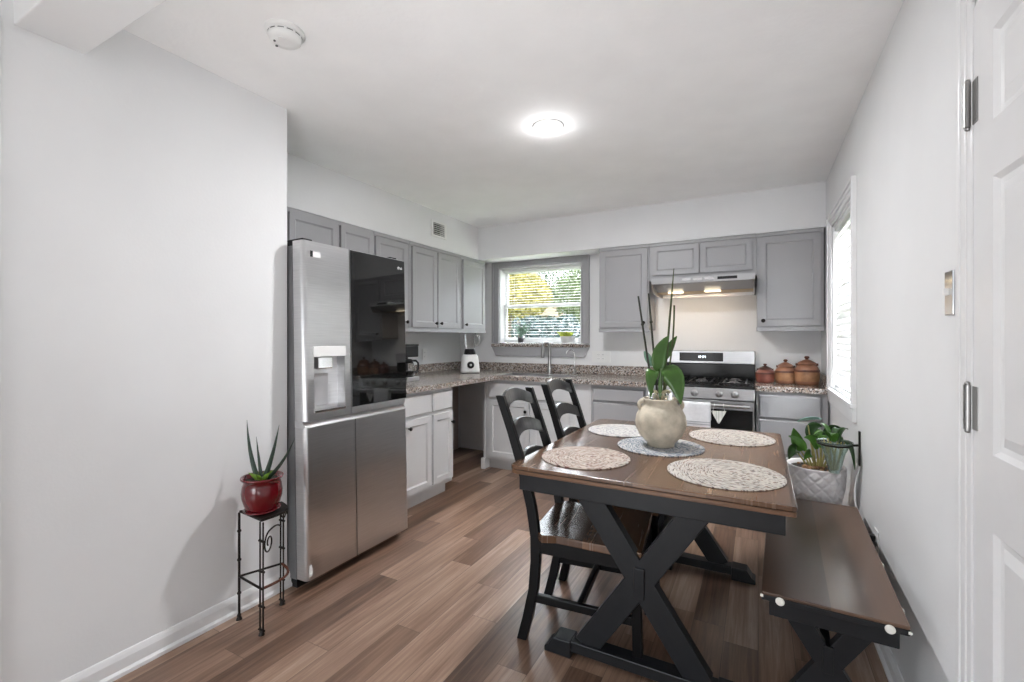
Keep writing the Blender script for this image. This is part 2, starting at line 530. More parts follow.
    def ball(self, c, rx, ry=None, rz=None, n=12, m=8):
        ry = ry or rx
        rz = rz or rx
        vs, fs = [], []
        for i in range(m + 1):
            t = PI * i / m
            for j in range(n):
                a = 2 * PI * j / n
                vs.append((c[0] + rx * math.sin(t) * math.cos(a), c[1] + ry * math.sin(t) * math.sin(a), c[2] - rz * math.cos(t)))
        for i in range(m):
            for j in range(n):
                j2 = (j + 1) % n
                fs.append((i * n + j, i * n + j2, (i + 1) * n + j2, (i + 1) * n + j))
        return self.add(vs, fs, True)

    def leaf(self, pts, w, side, fold=0.15, th=0.0015):
        """leaf blade along pts: w list of half widths, side = across direction"""
        pts = [Vector(p) for p in pts]
        side = Vector(side).normalized()
        k = len(pts)
        top, vs, fs = [], [], []
        for i in range(k):
            d = (pts[min(i + 1, k - 1)] - pts[max(i - 1, 0)]).normalized()
            s = (side - d * side.dot(d)).normalized()
            nn = s.cross(d)
            for q in (-1, -0.5, 0, 0.5, 1):
                vs.append(pts[i] + s * (q * w[i]) + nn * (abs(q) * fold * w[i]))
        m = len(vs)
        vs2 = []
        for i in range(k):
            d = (pts[min(i + 1, k - 1)] - pts[max(i - 1, 0)]).normalized()
            s = (side - d * side.dot(d)).normalized()
            nn = s.cross(d)
            for q in range(5):
                vs2.append(vs[i * 5 + q] - nn * th)
        for i in range(k - 1):
            for q in range(4):
                a, b, c, d_ = i * 5 + q, i * 5 + q + 1, (i + 1) * 5 + q + 1, (i + 1) * 5 + q
                fs.append((a, b, c, d_))
                fs.append((m + d_, m + c, m + b, m + a))
            for q in (0, 4):
                a, b = i * 5 + q, (i + 1) * 5 + q
                fs.append((a, b, m + b, m + a))
        return self.add(vs + vs2, fs, True)

    def build(self, name, material, parent=None, bevel=0.0, seg=2, smooth_angle=None):
        me = bpy.data.meshes.new(name)
        me.from_pydata([tuple(p) for p in self.v], [], self.f)
        for p, s in zip(me.polygons, self.s):
            p.use_smooth = s
        me.materials.append(material)
        o = bpy.data.objects.new(name, me)
        COL.objects.link(o)
        if parent is not None:
            o.parent = parent
        if bevel > 0:
            b = o.modifiers.new('bevel', 'BEVEL')
            b.width = bevel
            b.segments = seg
            b.limit_method = 'ANGLE'
            b.angle_limit = R(40)
        return o


def thing(name, label, cat, loc=(0, 0, 0), rz=0.0, group=None):
    o = bpy.data.objects.new(name, None)
    o.empty_display_size = 0.05
    COL.objects.link(o)
    o.location = loc
    o.rotation_euler = (0, 0, rz)
    o['label'] = label
    o['category'] = cat
    if group:
        o['group'] = group
    return o


def tag(o, label, cat, group=None):
    o['label'] = label
    o['category'] = cat
    if group:
        o['group'] = group
    return o


def struct(o):
    o['kind'] = 'structure'
    return o


def sstruct(o, label, cat):
    tag(o, label, cat)
    return struct(o)


def dup(root, loc, rz, label=None):
    r = root.copy()
    COL.objects.link(r)
    r.location = loc
    r.rotation_euler = (0, 0, rz)
    if label:
        r['label'] = label
    for ch in list(root.children):
        c = ch.copy()
        COL.objects.link(c)
        c.parent = r
        for g in ch.children:
            d = g.copy()
            COL.objects.link(d)
            d.parent = c
    return r


def bez(p0, p1, p2, k=10):
    p0, p1, p2 = Vector(p0), Vector(p1), Vector(p2)
    return [p0.lerp(p1, t).lerp(p1.lerp(p2, t), t) for t in [i / (k - 1) for i in range(k)]]


def leafw(k, w, peak=.55):
    out = []
    for i in range(k):
        t = i / (k - 1)
        out.append(max(.002, w * (math.sin(PI * min(1, t ** .8 * .93 + .07)) ** .75)))
    return out


# ------------------------------------------------------------------ setting
H = 2.44
XR, XL, XK, YB = 0.445, -2.12, -3.05, 4.40
sstruct(MB().box(-4.6, XR + .1, -3.5, YB + .1, -0.06, 0).build('floor', M['floor']), 'brown wood plank floor running towards the sink wall', 'floor')
sstruct(MB().box(-4.6, XR + .1, -3.5, YB + .1, H, H + .08).build('ceiling', M['ceiling']), 'white lightly textured flat ceiling', 'ceiling')
b = MB()
W2 = (2.965, 3.765, 0.93, 2.03)          # dining window hole y0 y1 z0 z1
D1 = (0.60, 1.452, 2.05)                 # door hole y0 y1 top
b.box(XR, XR + .12, -3.4, D1[0], 0, H).box(XR, XR + .12, D1[0], D1[1], D1[2], H).box(XR, XR + .12, D1[1], W2[0], 0, H)
b.box(XR, XR + .12, W2[0], W2[1], 0, W2[2]).box(XR, XR + .12, W2[0], W2[1], W2[3], H).box(XR, XR + .12, W2[1], YB, 0, H)
sstruct(b.build('wall_right', M['wall']), 'white wall on the right with a door and a window', 'wall')
b = MB()
W1 = (-2.52, -1.565, 1.215, 2.035)       # sink window hole x0 x1 z0 z1
b.box(XK - .1, W1[0], YB, YB + .14, 0, H).box(W1[0], W1[1], YB, YB + .14, 0, W1[2]).box(W1[0], W1[1], YB, YB + .14, W1[3], H).box(W1[1], XR + .12, YB, YB + .14, 0, H)
sstruct(b.build('wall_far', M['wall']), 'white far wall behind the sink and the range', 'wall')
sstruct(MB().box(XK - .1, XK, 1.535, YB, 0, H).build('wall_kitchen', M['wall']), 'white kitchen wall behind the refrigerator and coffee maker', 'wall')
b = MB().box(XL - .12, XL, 0.514, 1.518, 0, H).box(XK - .1, XL - .12, 1.40, 1.518, 0, H)
sstruct(b.build('wall_left', M['wall']), 'white wall at left beside the plant stand', 'wall')
b = MB().box(XK, -2.615, 1.535, YB, 2.10, H).box(-2.615, XR, 4.115, YB, 2.10, H)
sstruct(b.build('wall_soffit', M['wall']), 'white soffit above the wall cabinets', 'wall')
b = MB().box(XL - .12, XR, 0.542, 0.722, 2.283, H)
sstruct(b.build('trim_1', M['wall'], bevel=0.004), 'white dropped header across the opening at upper left', 'trim')
# living side of the room
b = MB().box(-4.5, -3.2, -3.5, -3.4, 0, H).box(-3.2, -0.6, -3.5, -3.4, 0, .7).box(-3.2, -0.6, -3.5, -3.4, 2.2, H).box(-0.6, XR + .12, -3.5, -3.4, 0, H)
struct(b.build('wall_rear', M['wall']))
b = MB().box(-4.6, -4.5, -3.4, -2.5, 0, H).box(-4.6, -4.5, -2.5, -.5, 0, .7).box(-4.6, -4.5, -2.5, -.5, 2.2, H).box(-4.6, -4.5, -.5, .41, 0, H)
struct(b.build('wall_living', M['wall']))
struct(MB().box(-4.6, XL - .12, 0.41, 0.514, 0, H).build('wall_hall', M['wall']))
# trim at the near end of the left wall
sstruct(MB().box(XL - .13, XL + .012, 0.44, 0.512, 0, 2.283).build('trim_2', M['trim'], bevel=.003), 'white trim at the near edge of the left wall', 'trim')
# painted panel at the back of the open dishwasher bay
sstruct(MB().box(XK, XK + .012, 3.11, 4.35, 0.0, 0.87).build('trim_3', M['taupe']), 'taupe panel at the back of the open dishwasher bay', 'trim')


def baseboard(name, a, b_, nrm, label):
    """profiled baseboard from a to b, nrm = direction into the room"""
    a, b_, n_ = Vector(a), Vector(b_), Vector(nrm)
    prof = [(0, 0), (.020, 0), (.020, .014), (.012, .024), (.012, .062), (.008, .075), (.004, .084), (0, .086)]
    m = MB()
    vs = [a + n_ * p[0] + Vector((0, 0, p[1])) for p in prof] + [b_ + n_ * p[0] + Vector((0, 0, p[1])) for p in prof]
    k = len(prof)
    m.add(vs, [(i, (i + 1) % k, k + (i + 1) % k, k + i) for i in range(k)] + [tuple(range(k)), tuple(range(2 * k - 1, k - 1, -1))])
    sstruct(m.build(name, M['trim']), label, 'baseboard')


baseboard('baseboard_left', (XL, .514, 0), (XL, 1.535, 0), (1, 0, 0), 'white profiled baseboard below the left wall')
baseboard('baseboard_right', (XR, 1.565, 0), (XR, 3.78, 0), (-1, 0, 0), 'white profiled baseboard along the right wall behind the bench')

# door in the right wall: built facing -X ; local x along -Y... use direct coordinates
door = thing('door_1', 'white six-panel door with two nickel hinges at right edge', 'door', (XR, 1.45, 0))
struct(door)
M_door = Matrix(((0, 1, 0, 0), (-1, 0, 0, 0), (0, 0, 1, 0), (0, 0, 0, 1)))   # local x -> -Y, local y -> +X


def panel_hole_slab(mb, x0, x1, z0, z1, holes, yf, yb, raised=True):
    """slab whose front carries recessed panels; holes: list of (x0,x1,z0,z1) on a grid"""
    xs = sorted({x0, x1, *[h[0] for h in holes], *[h[1] for h in holes]})
    zs = sorted({z0, z1, *[h[2] for h in holes], *[h[3] for h in holes]})
    for i in range(len(xs) - 1):
        for j in range(len(zs) - 1):
            cx_, cz_ = (xs[i] + xs[i + 1]) / 2, (zs[j] + zs[j + 1]) / 2
            if any(h[0] < cx_ < h[1] and h[2] < cz_ < h[3] for h in holes):
                continue
            mb.add([(xs[i], yf, zs[j]), (xs[i + 1], yf, zs[j]), (xs[i + 1], yf, zs[j + 1]), (xs[i], yf, zs[j + 1])], [(0, 1, 2, 3)])
    for h in holes:
        st = [(0, yf), (.010, yf + .009), (.022, yf + .010), (.045, yf + .003)] if raised else [(0, yf), (.003, yf + .003), (.010, yf + .0085), (.012, yf + .009)]
        mb.rings(*h, st)
    mb.add([(x0, yf, z0), (x1, yf, z0), (x1, yf, z1), (x0, yf, z1), (x0, yb, z0), (x1, yb, z0), (x1, yb, z1), (x0, yb, z1)],
           [(0, 4, 5, 1), (1, 5, 6, 2), (2, 6, 7, 3), (3, 7, 4, 0), (5, 4, 7, 6)])


b = MB()
b.mx = M_door
cols_ = [(.105, .36), (.47, .725)]
rows_ = [(.20, .855), (1.02, 1.615), (1.735, 1.93)]
panel_hole_slab(b, .008, .832, .01, 2.035, [(c[0], c[1], r_[0], r_[1]) for c in cols_ for r_ in rows_], -.004, .036)
b.build('door_slab', M['trim'], door)
b = MB()      # casing: two legs and head, stepped
for y0, y1, t in ((-.005, .022, .008), (.022, .050, .011), (.050, .068, .014)):
    b.box(-t, 0, y0, y1, 0, 2.055 + y1)
    b.box(-t, 0, -.85 - y1, -.85 - y0, 0, 2.055 + y1)
    b.box(-t, 0, -.85 - y0, y0, 2.055 + y0, 2.055 + y1)
b.box(0, .02, -.012, 0, 0, 2.05)
b.build('door_casing', M['trim'], door, bevel=.003)
for hz in (1.108, 1.815):
    b = MB()
    b.tube([(-.012, .002, hz - .052), (-.012, .002, hz + .052)], .0075, 10)
    b.ball((-.012, .002, hz + .055), .006).ball((-.012, .002, hz - .055), .006)
    b.box(-.006, -.002, -.032, .002, hz - .05, hz + .05).box(-.014, -.0105, .002, .012, hz - .05, hz + .05)
    for k in (-.03, -.01, .01, .03):
        b.tube([(-.012, .002, hz + k - .0008), (-.012, .002, hz + k + .0008)], .0082, 10)
    b.build('hinge', M['nickel'], door)

# sink window in far wall
win = thing('window_1', 'window over the sink with wide grey casing and granite sill', 'window', (-2.042, YB, 1.2))
struct(win)
wx0, wx1 = W1[0] + 2.042, W1[1] + 2.042
b = MB()
cw = .085
z0, z1 = W1[2] - 1.2, W1[3] - 1.2
for (a, t) in ((0.0, .018), (.03, .024), (.06, .03)):
    e = cw - a if a else cw
b.box(wx0 - cw, wx0, -.022, 0, z0, z1 + .07).box(wx1, wx1 + cw, -.022, 0, z0, z1 + .07).box(wx0, wx1, -.022, 0, z1, z1 + .07)
b.box(wx0 - cw, wx0 - cw + .022, -.032, -.022, z0, z1 + .07).box(wx1 + cw - .022, wx1 + cw, -.032, -.022, z0, z1 + .07)
b.box(wx0 - cw + .022, wx1 + cw - .022, -.032, -.022, z1 + .05, z1 + .07)
b.box(wx0 - .014, wx0, -.028, -.022, z0, z1).box(wx1, wx1 + .014, -.028, -.022, z0, z1).box(wx0 - .014, wx1 + .014, -.028, -.022, z1, z1 + .014)
b.build('window_casing', M['cab'], win, bevel=.003)
b = MB().prism([(wx0 - cw, -.025), (wx1 + cw, -.025), (wx1 + cw - .05, -.125), (wx0 - cw + .05, -.125)], -.028, 0, 'XZ')
b.build('window_apron', M['cab'], win, bevel=.003)
b = MB().box(wx0 - cw, wx1 + cw, -.04, -.001, -.025, .004).box(wx0, wx1, -.001, .085, -.005, .0145)
b.build('window_sill', M['granite'], win, bevel=.003)
b = MB()      # white jambs and sashes
b.box(wx0, wx0 + .012, 0, .14, .015, z1).box(wx1 - .012, wx1, 0, .14, .015, z1).box(wx0, wx1, 0, .14, z1 - .012, z1)
b.build('window_jamb', M['trim'], win)
for (sy, za, zb) in ((.112, .40, z1 - .012), (.085, .02, .44)):
    b = MB()
    xa, xb = wx0 + .012, wx1 - .012
    b.box(xa, xa + .035, sy, sy + .025, za, zb).box(xb - .035, xb, sy, sy + .025, za, zb).box(xa + .035, xb - .035, sy, sy + .025, za, za + .04).box(xa + .035, xb - .035, sy, sy + .025, zb - .04, zb)
    s_ = b.build('window_sash', M['trim'], win, bevel=.002)
    MB().box(xa + .03, xb - .03, sy + .010, sy + .014, za + .03, zb - .03).build('pane', M['pane'], s_)


def blind(name, label, x0, x1, ztop, zbot, pitch, tilt, slat, loc, rz, stack=0.0):
    t = thing(name, label, 'blind', loc, rz)
    MB().box(x0, x1, -.018, .018, ztop - .03, ztop).build('headrail', M['blind'], t, bevel=.003)
    n_ = int((ztop - .04 - zbot - stack) / pitch)
    c_, s_ = math.cos(tilt), math.sin(tilt)
    b = MB()
    for i in range(n_):
        z = ztop - .045 - i * pitch
        hw = slat / 2
        b.add([(x0 + .003, -hw * c_, z - hw * s_), (x1 - .003, -hw * c_, z - hw * s_), (x1 - .003, 0, z + .002), (x0 + .003, 0, z + .002),
               (x1 - .003, hw * c_, z + hw * s_), (x0 + .003, hw * c_, z + hw * s_),
               (x0 + .003, -hw * c_, z - hw * s_ - .0015), (x1 - .003, -hw * c_, z - hw * s_ - .0015), (x1 - .003, 0, z + .0005), (x0 + .003, 0, z + .0005),
               (x1 - .003, hw * c_, z + hw * s_ - .0015), (x0 + .003, hw * c_, z + hw * s_ - .0015)],
              [(0, 1, 2, 3), (3, 2, 4, 5), (9, 8, 7, 6), (11, 10, 8, 9), (0, 6, 7, 1), (5, 4, 10, 11)])
    b.build('slats', M['blind'], t)
    MB().box(x0, x1, -.013, .013, zbot, zbot + .014).build('bottom_rail', M['blind'], t, bevel=.003)
    b = MB()
    for fx in (.15, .85):
        xx = x0 + (x1 - x0) * fx
        MB().tube([(xx, -.0135, zbot), (xx, -.0135, ztop - .02)], .0009, 4).build('ladder_cord', M['blind'], t)
    return t


blind('window_blind', 'open white mini blind in the sink window', -.455, .455, z1 - .014, .06, .029, R(2), .013, (-2.042, YB + .064, 1.2), 0)

# dining window in right wall : local frame facing -X ; local x -> -Y
w2 = thing('window_2', 'tall white-cased window on the right wall with blind', 'window', (XR, 3.365, .93), -PI / 2)
struct(w2)
# with rotz=-90: local x -> -Y, local y -> +X ; front is -Y_local => -X
wx = .40
b = MB()
zt = 1.10
for (a0, a1, t) in ((0, .03, .012), (.03, .055, .018), (.055, .073, .026)):
    b.box(-wx - a1, -wx - a0, -t, 0, -.02, zt + a1).box(wx + a0, wx + a1, -t, 0, -.02, zt + a1).box(-wx - a0, wx + a0, -t, 0, zt + a0, zt + a1)
b.build('window_casing', M['trim'], w2, bevel=.003)
b = MB().box(-wx - .075, wx + .075, -.03, 0, -.022, 0).box(-wx - .07, wx + .07, -.02, 0, -.095, -.022).box(-wx + .0125, wx - .0125, 0, .066, -.0, .006)
b.build('window_sill', M['trim'], w2, bevel=.004)
b = MB().box(-wx, -wx + .012, 0, .12, 0, zt).box(wx - .012, wx, 0, .12, 0, zt).box(-wx, wx, 0, .12, zt - .012, zt)
b.build('window_jamb', M['trim'], w2)
for (sy, za, zb) in ((.095, .52, zt - .012), (.068, .0, .56)):
    b = MB()
    xa, xb = -wx + .012, wx - .012
    b.box(xa, xa + .035, sy, sy + .022, za, zb).box(xb - .035, xb, sy, sy + .022, za, zb).box(xa + .035, xb - .035, sy, sy + .022, za, za + .04).box(xa + .035, xb - .035, sy, sy + .022, zb - .04, zb)
    s_ = b.build('window_sash', M['trim'], w2, bevel=.002)
    MB().box(xa + .03, xb - .03, sy + .009, sy + .013, za + .03, zb - .03).build('pane', M['pane'], s_)
blind('window_blind', 'white slatted blind hanging in the window on the right wall', -.38, .38, zt - .014, .02, .040, R(63), .050, (XR + .028, 3.365, .93), -PI / 2)

# rear windows of the living side (only glass and frame; behind the viewer)
for (nm, lo, hi, rz, L) in (('window_3', (-1.9, -3.45, .7), 1.3, 0, 0), ('window_4', (-4.55, -1.5, .7), 1.0, PI / 2, 0)):
    w3 = thing(nm, 'white framed window of the living side', 'window', lo, rz)
    struct(w3)
    b = MB().box(-hi, -hi + .05, -.03, .03, 0, 1.5).box(hi - .05, hi, -.03, .03, 0, 1.5).box(-hi, hi, -.03, .03, 0, .05).box(-hi, hi, -.03, .03, 1.45, 1.5).box(-.025, .025, -.03, .03, 0, 1.5)
    b.build('window_frame', M['trim'], w3)


# ------------------------------------------------------------------ cabinets
def knob(parent, x, y, z, mk='knob'):
    MB().lathe([(.006, 0), (.005, .010), (.013, .016), (.0155, .021), (.013, .027), (.004, .029)], (x, y, z), 12, axis='Y').build('knob', M[mk], parent)


def front(kind, parent, m, x0, x1, z0, z1, kn=None, fr=.046):
    b = MB()
    if kind == 'door':
        f_ = min(fr, (z1 - z0) * .16)
        panel_hole_slab(b, x0, x1, z0, z1, [(x0 + f_, x1 - f_, z0 + f_, z1 - f_)], -.02, 0, raised=False)
        o = b.build('door', m, parent)
    else:
        b.rings(x0, x1, z0, z1, [(0, 0), (0, -.012), (.008, -.020)])
        o = b.build('drawer', m, parent)
    if kn:
        knob(o, kn[0], -.02, kn[1])
    return o


def cabinet(label, loc, rz, W, D, Hc, fronts, m, group=None, toe=0.0, frame_m=None, name='wall_cabinet', crown=False, rail=False):
    """local: x along the face, front at y=0 facing -Y, z up from the cabinet bottom"""
    t = thing(name, label, 'cabinet', loc, rz, 'grey wall cabinets' if name == 'wall_cabinet' else 'base cabinets under the worktops')
    b = MB()
    if toe:
        b.box(0, W, .0, D, toe, Hc).box(0, W, .07, D, 0, toe)
    else:
        b.box(0, W, 0, D, 0, Hc)
    b.build('cabinet_body', frame_m or m, t, bevel=.0015)
    if rail:
        MB().box(-.002, W + .002, -.012, .0, -.022, .012).build('light_rail', m, t, bevel=.002)
    if crown:
        MB().box(0, W, -.012, 0, Hc - .03, Hc - .002).build('top_moulding', m, t, bevel=.003)
    for f in fronts:
        front(f[0], t, m, *f[1:5], f[5] if len(f) > 5 else None)
    return t


CB = M['cab']
G1 = None
zb = 1.345
hc = 2.098 - zb
# left wall uppers: front X=-2.6, local x -> +Y
LX = -2.62
cabinet('short grey two-door wall cabinet above the refrigerator', (LX, 1.86, 1.80), PI / 2, .74, LX - XK - .002, .298,
        [('door', .02, .395, .02, .27), ('door', .425, .735, .02, .27)], CB, crown=True)
cabinet('tall grey single-door wall cabinet just right of the refrigerator top', (LX, 2.602, zb), PI / 2, .415, LX - XK - .002, hc,
        [('door', .02, .385, .02, .715, (.36, .06))], CB, crown=True, rail=True)
cabinet('grey two-door wall cabinet above the coffee maker', (LX, 3.02, zb), PI / 2, .755, LX - XK - .002, hc,
        [('door', .03, .368, .02, .715, (.34, .06)), ('door', .386, .735, .02, .715, (.415, .06))], CB, crown=True, rail=True)
cabinet('grey corner wall cabinet with one door above the blender', (LX, 3.778, zb), PI / 2, .47, LX - XK - .002, hc,
        [('door', .04, .45, .02, .715, (.07, .06))], CB, crown=True, rail=True)
# far wall uppers: front Y=4.12
FY = 4.12
cabinet('grey single-door wall cabinet between the sink window and the hood', (-1.295, FY, zb), 0, .452, YB - FY - .002, hc,
        [('door', .014, .438, .02, .715, (.41, .06))], CB, crown=True, rail=True)
cabinet('short grey two-door wall cabinet above the range hood', (-.842, FY, 1.768), 0, .832, YB - FY - .002, .330,
        [('door', .028, .408, .045, .294), ('door', .420, .800, .045, .294)], CB, crown=True)
cabinet('grey single-door wall cabinet right of the range hood', (-.009, FY, zb), 0, .444, YB - FY - .002, hc,
        [('door', .016, .424, .02, .715, (.045, .06))], CB, crown=True, rail=True)

# lowers
CP = M['cab_pale']
BX = -2.22
tc_ = cabinet('pale grey base cabinet with two drawers and two doors beside the refrigerator', (BX, 2.30, 0), PI / 2, .79, BX - XK - .014, .872,
        [('drawer', .03, .495, .70, .845), ('drawer', .522, .775, .70, .845),
         ('door', .03, .495, .135, .675, (.235, .62)), ('door', .522, .775, .135, .675, (.755, .59))], CP, toe=.10, name='base_cabinet')
CY = 3.80
sk = cabinet('pale grey sink base cabinet with false drawer front behind the chairs', (-2.33, CY, 0), 0, 1.06, YB - CY - .002, .872,
             [('drawer', .04, .92, .70, .845), ('door', .04, .475, .135, .675, (.445, .59)), ('door', .495, .92, .135, .675, (.55, .59))], M['cab_pale'], toe=.10, name='base_cabinet')
MB().box(-.045, -.001, -.02, .10, 0, .105).build('plinth_block', M['trim'], sk, bevel=.004)
MB().box(-.022, -.001, -.005, .55, .105, .872).build('end_panel', M['cab_pale'], sk)
cabinet('grey drawer base cabinet left of the range', (-1.268, CY, 0), 0, .478, YB - CY - .002, .872,
        [('drawer', .02, .455, .735, .845), ('drawer', .02, .455, .445, .72), ('drawer', .02, .455, .135, .43)], CB, toe=.10, name='base_cabinet')
cabinet('grey drawer base cabinet right of the range under the clay jars', (-.012, CY + .085, 0), 0, .447, YB - CY - .087, .872,
        [('drawer', .02, .405, .682, .848), ('drawer', .02, .405, .42, .668), ('drawer', .02, .405, .135, .40)], CB, toe=.10, name='base_cabinet')

# ------------------------------------------------------------------ worktops
wt = thing('worktop', 'L-shaped speckled granite worktop around the sink corner', 'worktop', (-2.6, 3.9, .875))
b = MB()
ox, oy = 2.6, -3.9
zt0, zt1 = 0, .039
SX0, SX1, SY0, SY1 = -2.28, -1.52, 3.88, 4.24      # sink cut-out
b.box(XK + .001 + ox, -2.175 + ox, 2.30 + oy, 3.745 + oy, zt0, zt1)
b.box(XK + .001 + ox, SX0 + ox, 3.745 + oy, YB - .001 + oy, zt0, zt1)
b.box(SX0 + ox, SX1 + ox, 3.745 + oy, SY0 + oy, zt0, zt1).box(SX0 + ox, SX1 + ox, SY1 + oy, YB - .001 + oy, zt0, zt1)
b.box(SX1 + ox, -.788 + ox, 3.745 + oy, YB - .001 + oy, zt0, zt1)
b.build('slab', M['granite'], wt)
b = MB().box(XK + .001 + ox, XK + .021 + ox, 2.30 + oy, YB - .02 + oy, .0395, .125).box(XK + .001 + ox, -.788 + ox, YB - .021 + oy, YB - .001 + oy, .0395, .125)
b.build('backsplash', M['granite'], wt, bevel=.002)
w_ = thing('worktop', 'short speckled granite worktop right of the range holding the clay jars', 'worktop', (.216, 4.07, .875))
MB().box(-.236, .228, -.215, .329, 0, .039).build('slab', M['granite'], w_, bevel=.003)
MB().box(.208, .228, -.205, .309, .0395, .125).box(-.236, .228, .309, .329, .0395, .125).build('backsplash', M['granite'], w_, bevel=.002)

sink = thing('sink', 'steel undermount sink set in the granite below the window', 'sink', (-1.9, 4.06, .70))
b = MB()
hx, hy = .372, .172
b.rings(-hx, hx, -hy, hy, [(0, 0)], cap=False)
b = MB().box(-hx, hx, -hy, hy, .0, .006).box(-hx, -hx + .006, -hy, hy, .006, .21).box(hx - .006, hx, -hy, hy, .006, .21).box(-hx + .006, hx - .006, -hy, -hy + .006, .006, .21).box(-hx + .006, hx - .006, hy - .006, hy, .006, .21)
b.build('basin', M['steel'], sink, bevel=.002)
MB().lathe([(.04, .006), (.04, .009), (.02, .010)], (0, 0, 0), 16).build('drain', M['chrome'], sink)

# faucets
fc = thing('faucet', 'tall dark nickel pull-down kitchen faucet below the sink window', 'faucet', (-1.88, 4.31, .914))
b = MB().lathe([(.030, 0), (.030, .006), (.022, .014), (.018, .10), (.014, .20)], n=14)
b.build('base', M['nickel'], fc)
pts = [(0, 0, .19)] + [(-.004 * (1 - math.cos(t)), -.075 * (1 - math.cos(t)), .24 + .075 * math.sin(t)) for t in [PI * k / 8 for k in range(9)]]
pts += [(pts[-1][0], pts[-1][1], .22)]
MB().tube(pts, .0125, 10).build('spout', M['nickel'], fc)
e = pts[-1]
MB().lathe([(.013, .06), (.017, .05), (.0185, -.03), (.016, -.04)], (e[0], e[1], .20), 12).build('spray_head', M['nickel'], fc)
MB().tube([(.015, 0, .06), (.045, -.005, .062)], .009, 8).tube([(.045, -.005, .062), (.085, -.03, .072)], [.006, .004], 8).build('handle', M['nickel'], fc)
f2 = thing('faucet', 'slim chrome filtered water tap right of the main faucet', 'faucet', (-1.61, 4.31, .914))
b = MB().lathe([(.022, 0), (.022, .006), (.012, .012), (.012, .07), (.008, .08)], n=12)
b.build('base', M['nickel'], f2)
pts = [(0, 0, .07), (0, 0, .20)] + [(-.03 * (1 - math.cos(t)), -.035 * (1 - math.cos(t)), .20 + .04 * math.sin(t)) for t in [PI * k / 6 for k in range(1, 7)]]
MB().tube(pts, .0055, 8).build('spout', M['chrome'], f2)
MB().tube([(0, -.01, .05), (.005, -.05, .055)], [.006, .004], 8).build('handle', M['blackplastic'], f2)

# ------------------------------------------------------------------ refrigerator (front faces +X ; local frame rotz 90: front -Y local)
FRX, FRY0, FRW = -1.972, 1.523, .752
fr = thing('refrigerator', 'stainless four-door refrigerator with ice dispenser and black glass panel', 'refrigerator', (FRX, FRY0, 0), PI / 2)
fr.rotation_euler = (R(-1.2), 0, PI / 2)
W_, zs = FRW, .842
b = MB().box(.004, W_ - .004, .085, .92, .045, 1.745)
b.build('body', M['fr_side'], fr, bevel=.004)


def rounded_slab(mb, x0, x1, z0, z1, d, rl=0.0, rr=0.0, k=6):
    """door slab: profile in XY with rounded front corners, front at y=0"""
    prof = [(x0, d)]
    if rl:
        prof += [(x0 + rl - rl * math.cos(t), rl - rl * math.sin(t)) for t in [PI / 2 * i / k for i in range(k + 1)]]
    else:
        prof += [(x0, 0)]
    if rr:
        prof += [(x1 - rr + rr * math.sin(t), rr - rr * math.cos(t)) for t in [PI / 2 * i / k for i in range(k + 1)]]
    else:
        prof += [(x1, 0)]
    prof += [(x1, d)]
    mb.prism(prof, z0, z1, 'XY')


xm = .298
# left upper door with dispenser recess (built around the hole)
DX0, DX1, DZ0, DZ1 = .052, .262, .885, 1.225
b = MB()
rounded_slab(b, 0, DX0, zs + .008, 1.765, .075, .022, 0)
b.box(DX0, DX1, 0, .075, zs + .008, DZ0).box(DX0, DX1, 0, .075, DZ1, 1.765).box(DX1, xm - .003, 0, .075, zs + .008, 1.765)
ld = b.build('door', M['steel_fridge'], fr)
b = MB()
rounded_slab(b, xm + .003, W_, zs + .008, 1.765, .075, 0, .018)
rd = b.build('door', M['steel_fridge'], fr)
MB().box(xm + .005, W_ - .006, -.0025, .0, zs + .045, 1.762).build('glass_panel', M['blackglass'], rd, bevel=.001)
b = MB()
rounded_slab(b, 0, xm + .022, .055, zs - .025, .075, .022, 0)
b.build('door', M['steel_fridge'], fr)
b = MB()
rounded_slab(b, xm + .029, W_, .055, zs - .025, .075, 0, .018)
b.build('door', M['steel_fridge'], fr)
MB().prism([(.002, zs - .025), (.004, zs - .020), (.03, zs + .006), (.03, zs + .008), (.085, zs + .008), (.085, zs - .025)], .006, W_ - .006, 'YZ').build('handle_recess', M['handle'], fr)
MB().box(.01, W_ - .01, .09, .5, .0, .052).build('base_grille', M['blackplastic'], fr)
for hx in (.03, W_ - .09):
    MB().box(hx, hx + .06, .04, .16, 1.746, 1.785).build('hinge_cover', M['blackplastic'], fr, bevel=.004)
# dispenser
ds = MB().box(DX0, DX1, .062, .073, DZ0, DZ1).box(DX0, DX0 + .006, .0, .062, DZ0, DZ1 - .05).box(DX1 - .006, DX1, .0, .062, DZ0, DZ1 - .05).build('dispenser', M['steel_fridge'], fr)
MB().box(DX0 + .001, DX1 - .001, -.004, .06, DZ1 - .052, DZ1 + .002).build('control_strip', M['white_plastic'], ds, bevel=.002)
MB().box(DX0 + .03, DX1 - .085, -.002, .055, DZ1 - .115, DZ1 - .053).build('spout_housing', M['chrome'], ds, bevel=.006)
MB().add([(DX0 + .012, .03, DZ0 + .20), (DX1 - .095, .03, DZ0 + .20), (DX1 - .075, .058, DZ0 + .03), (DX0 + .012, .058, DZ0 + .03),
          (DX0 + .012, .036, DZ0 + .20), (DX1 - .095, .036, DZ0 + .20), (DX1 - .075, .062, DZ0 + .03), (DX0 + .012, .062, DZ0 + .03)],
         [(3, 2, 1, 0), (4, 5, 6, 7), (0, 1, 5, 4), (2, 3, 7, 6), (1, 2, 6, 5), (3, 0, 4, 7)]).build('paddle', M['silver'], ds)
MB().box(DX0 + .004, DX1 - .004, -.002, .06, DZ0, DZ0 + .014).build('drip_tray', M['chrome'], ds, bevel=.002)
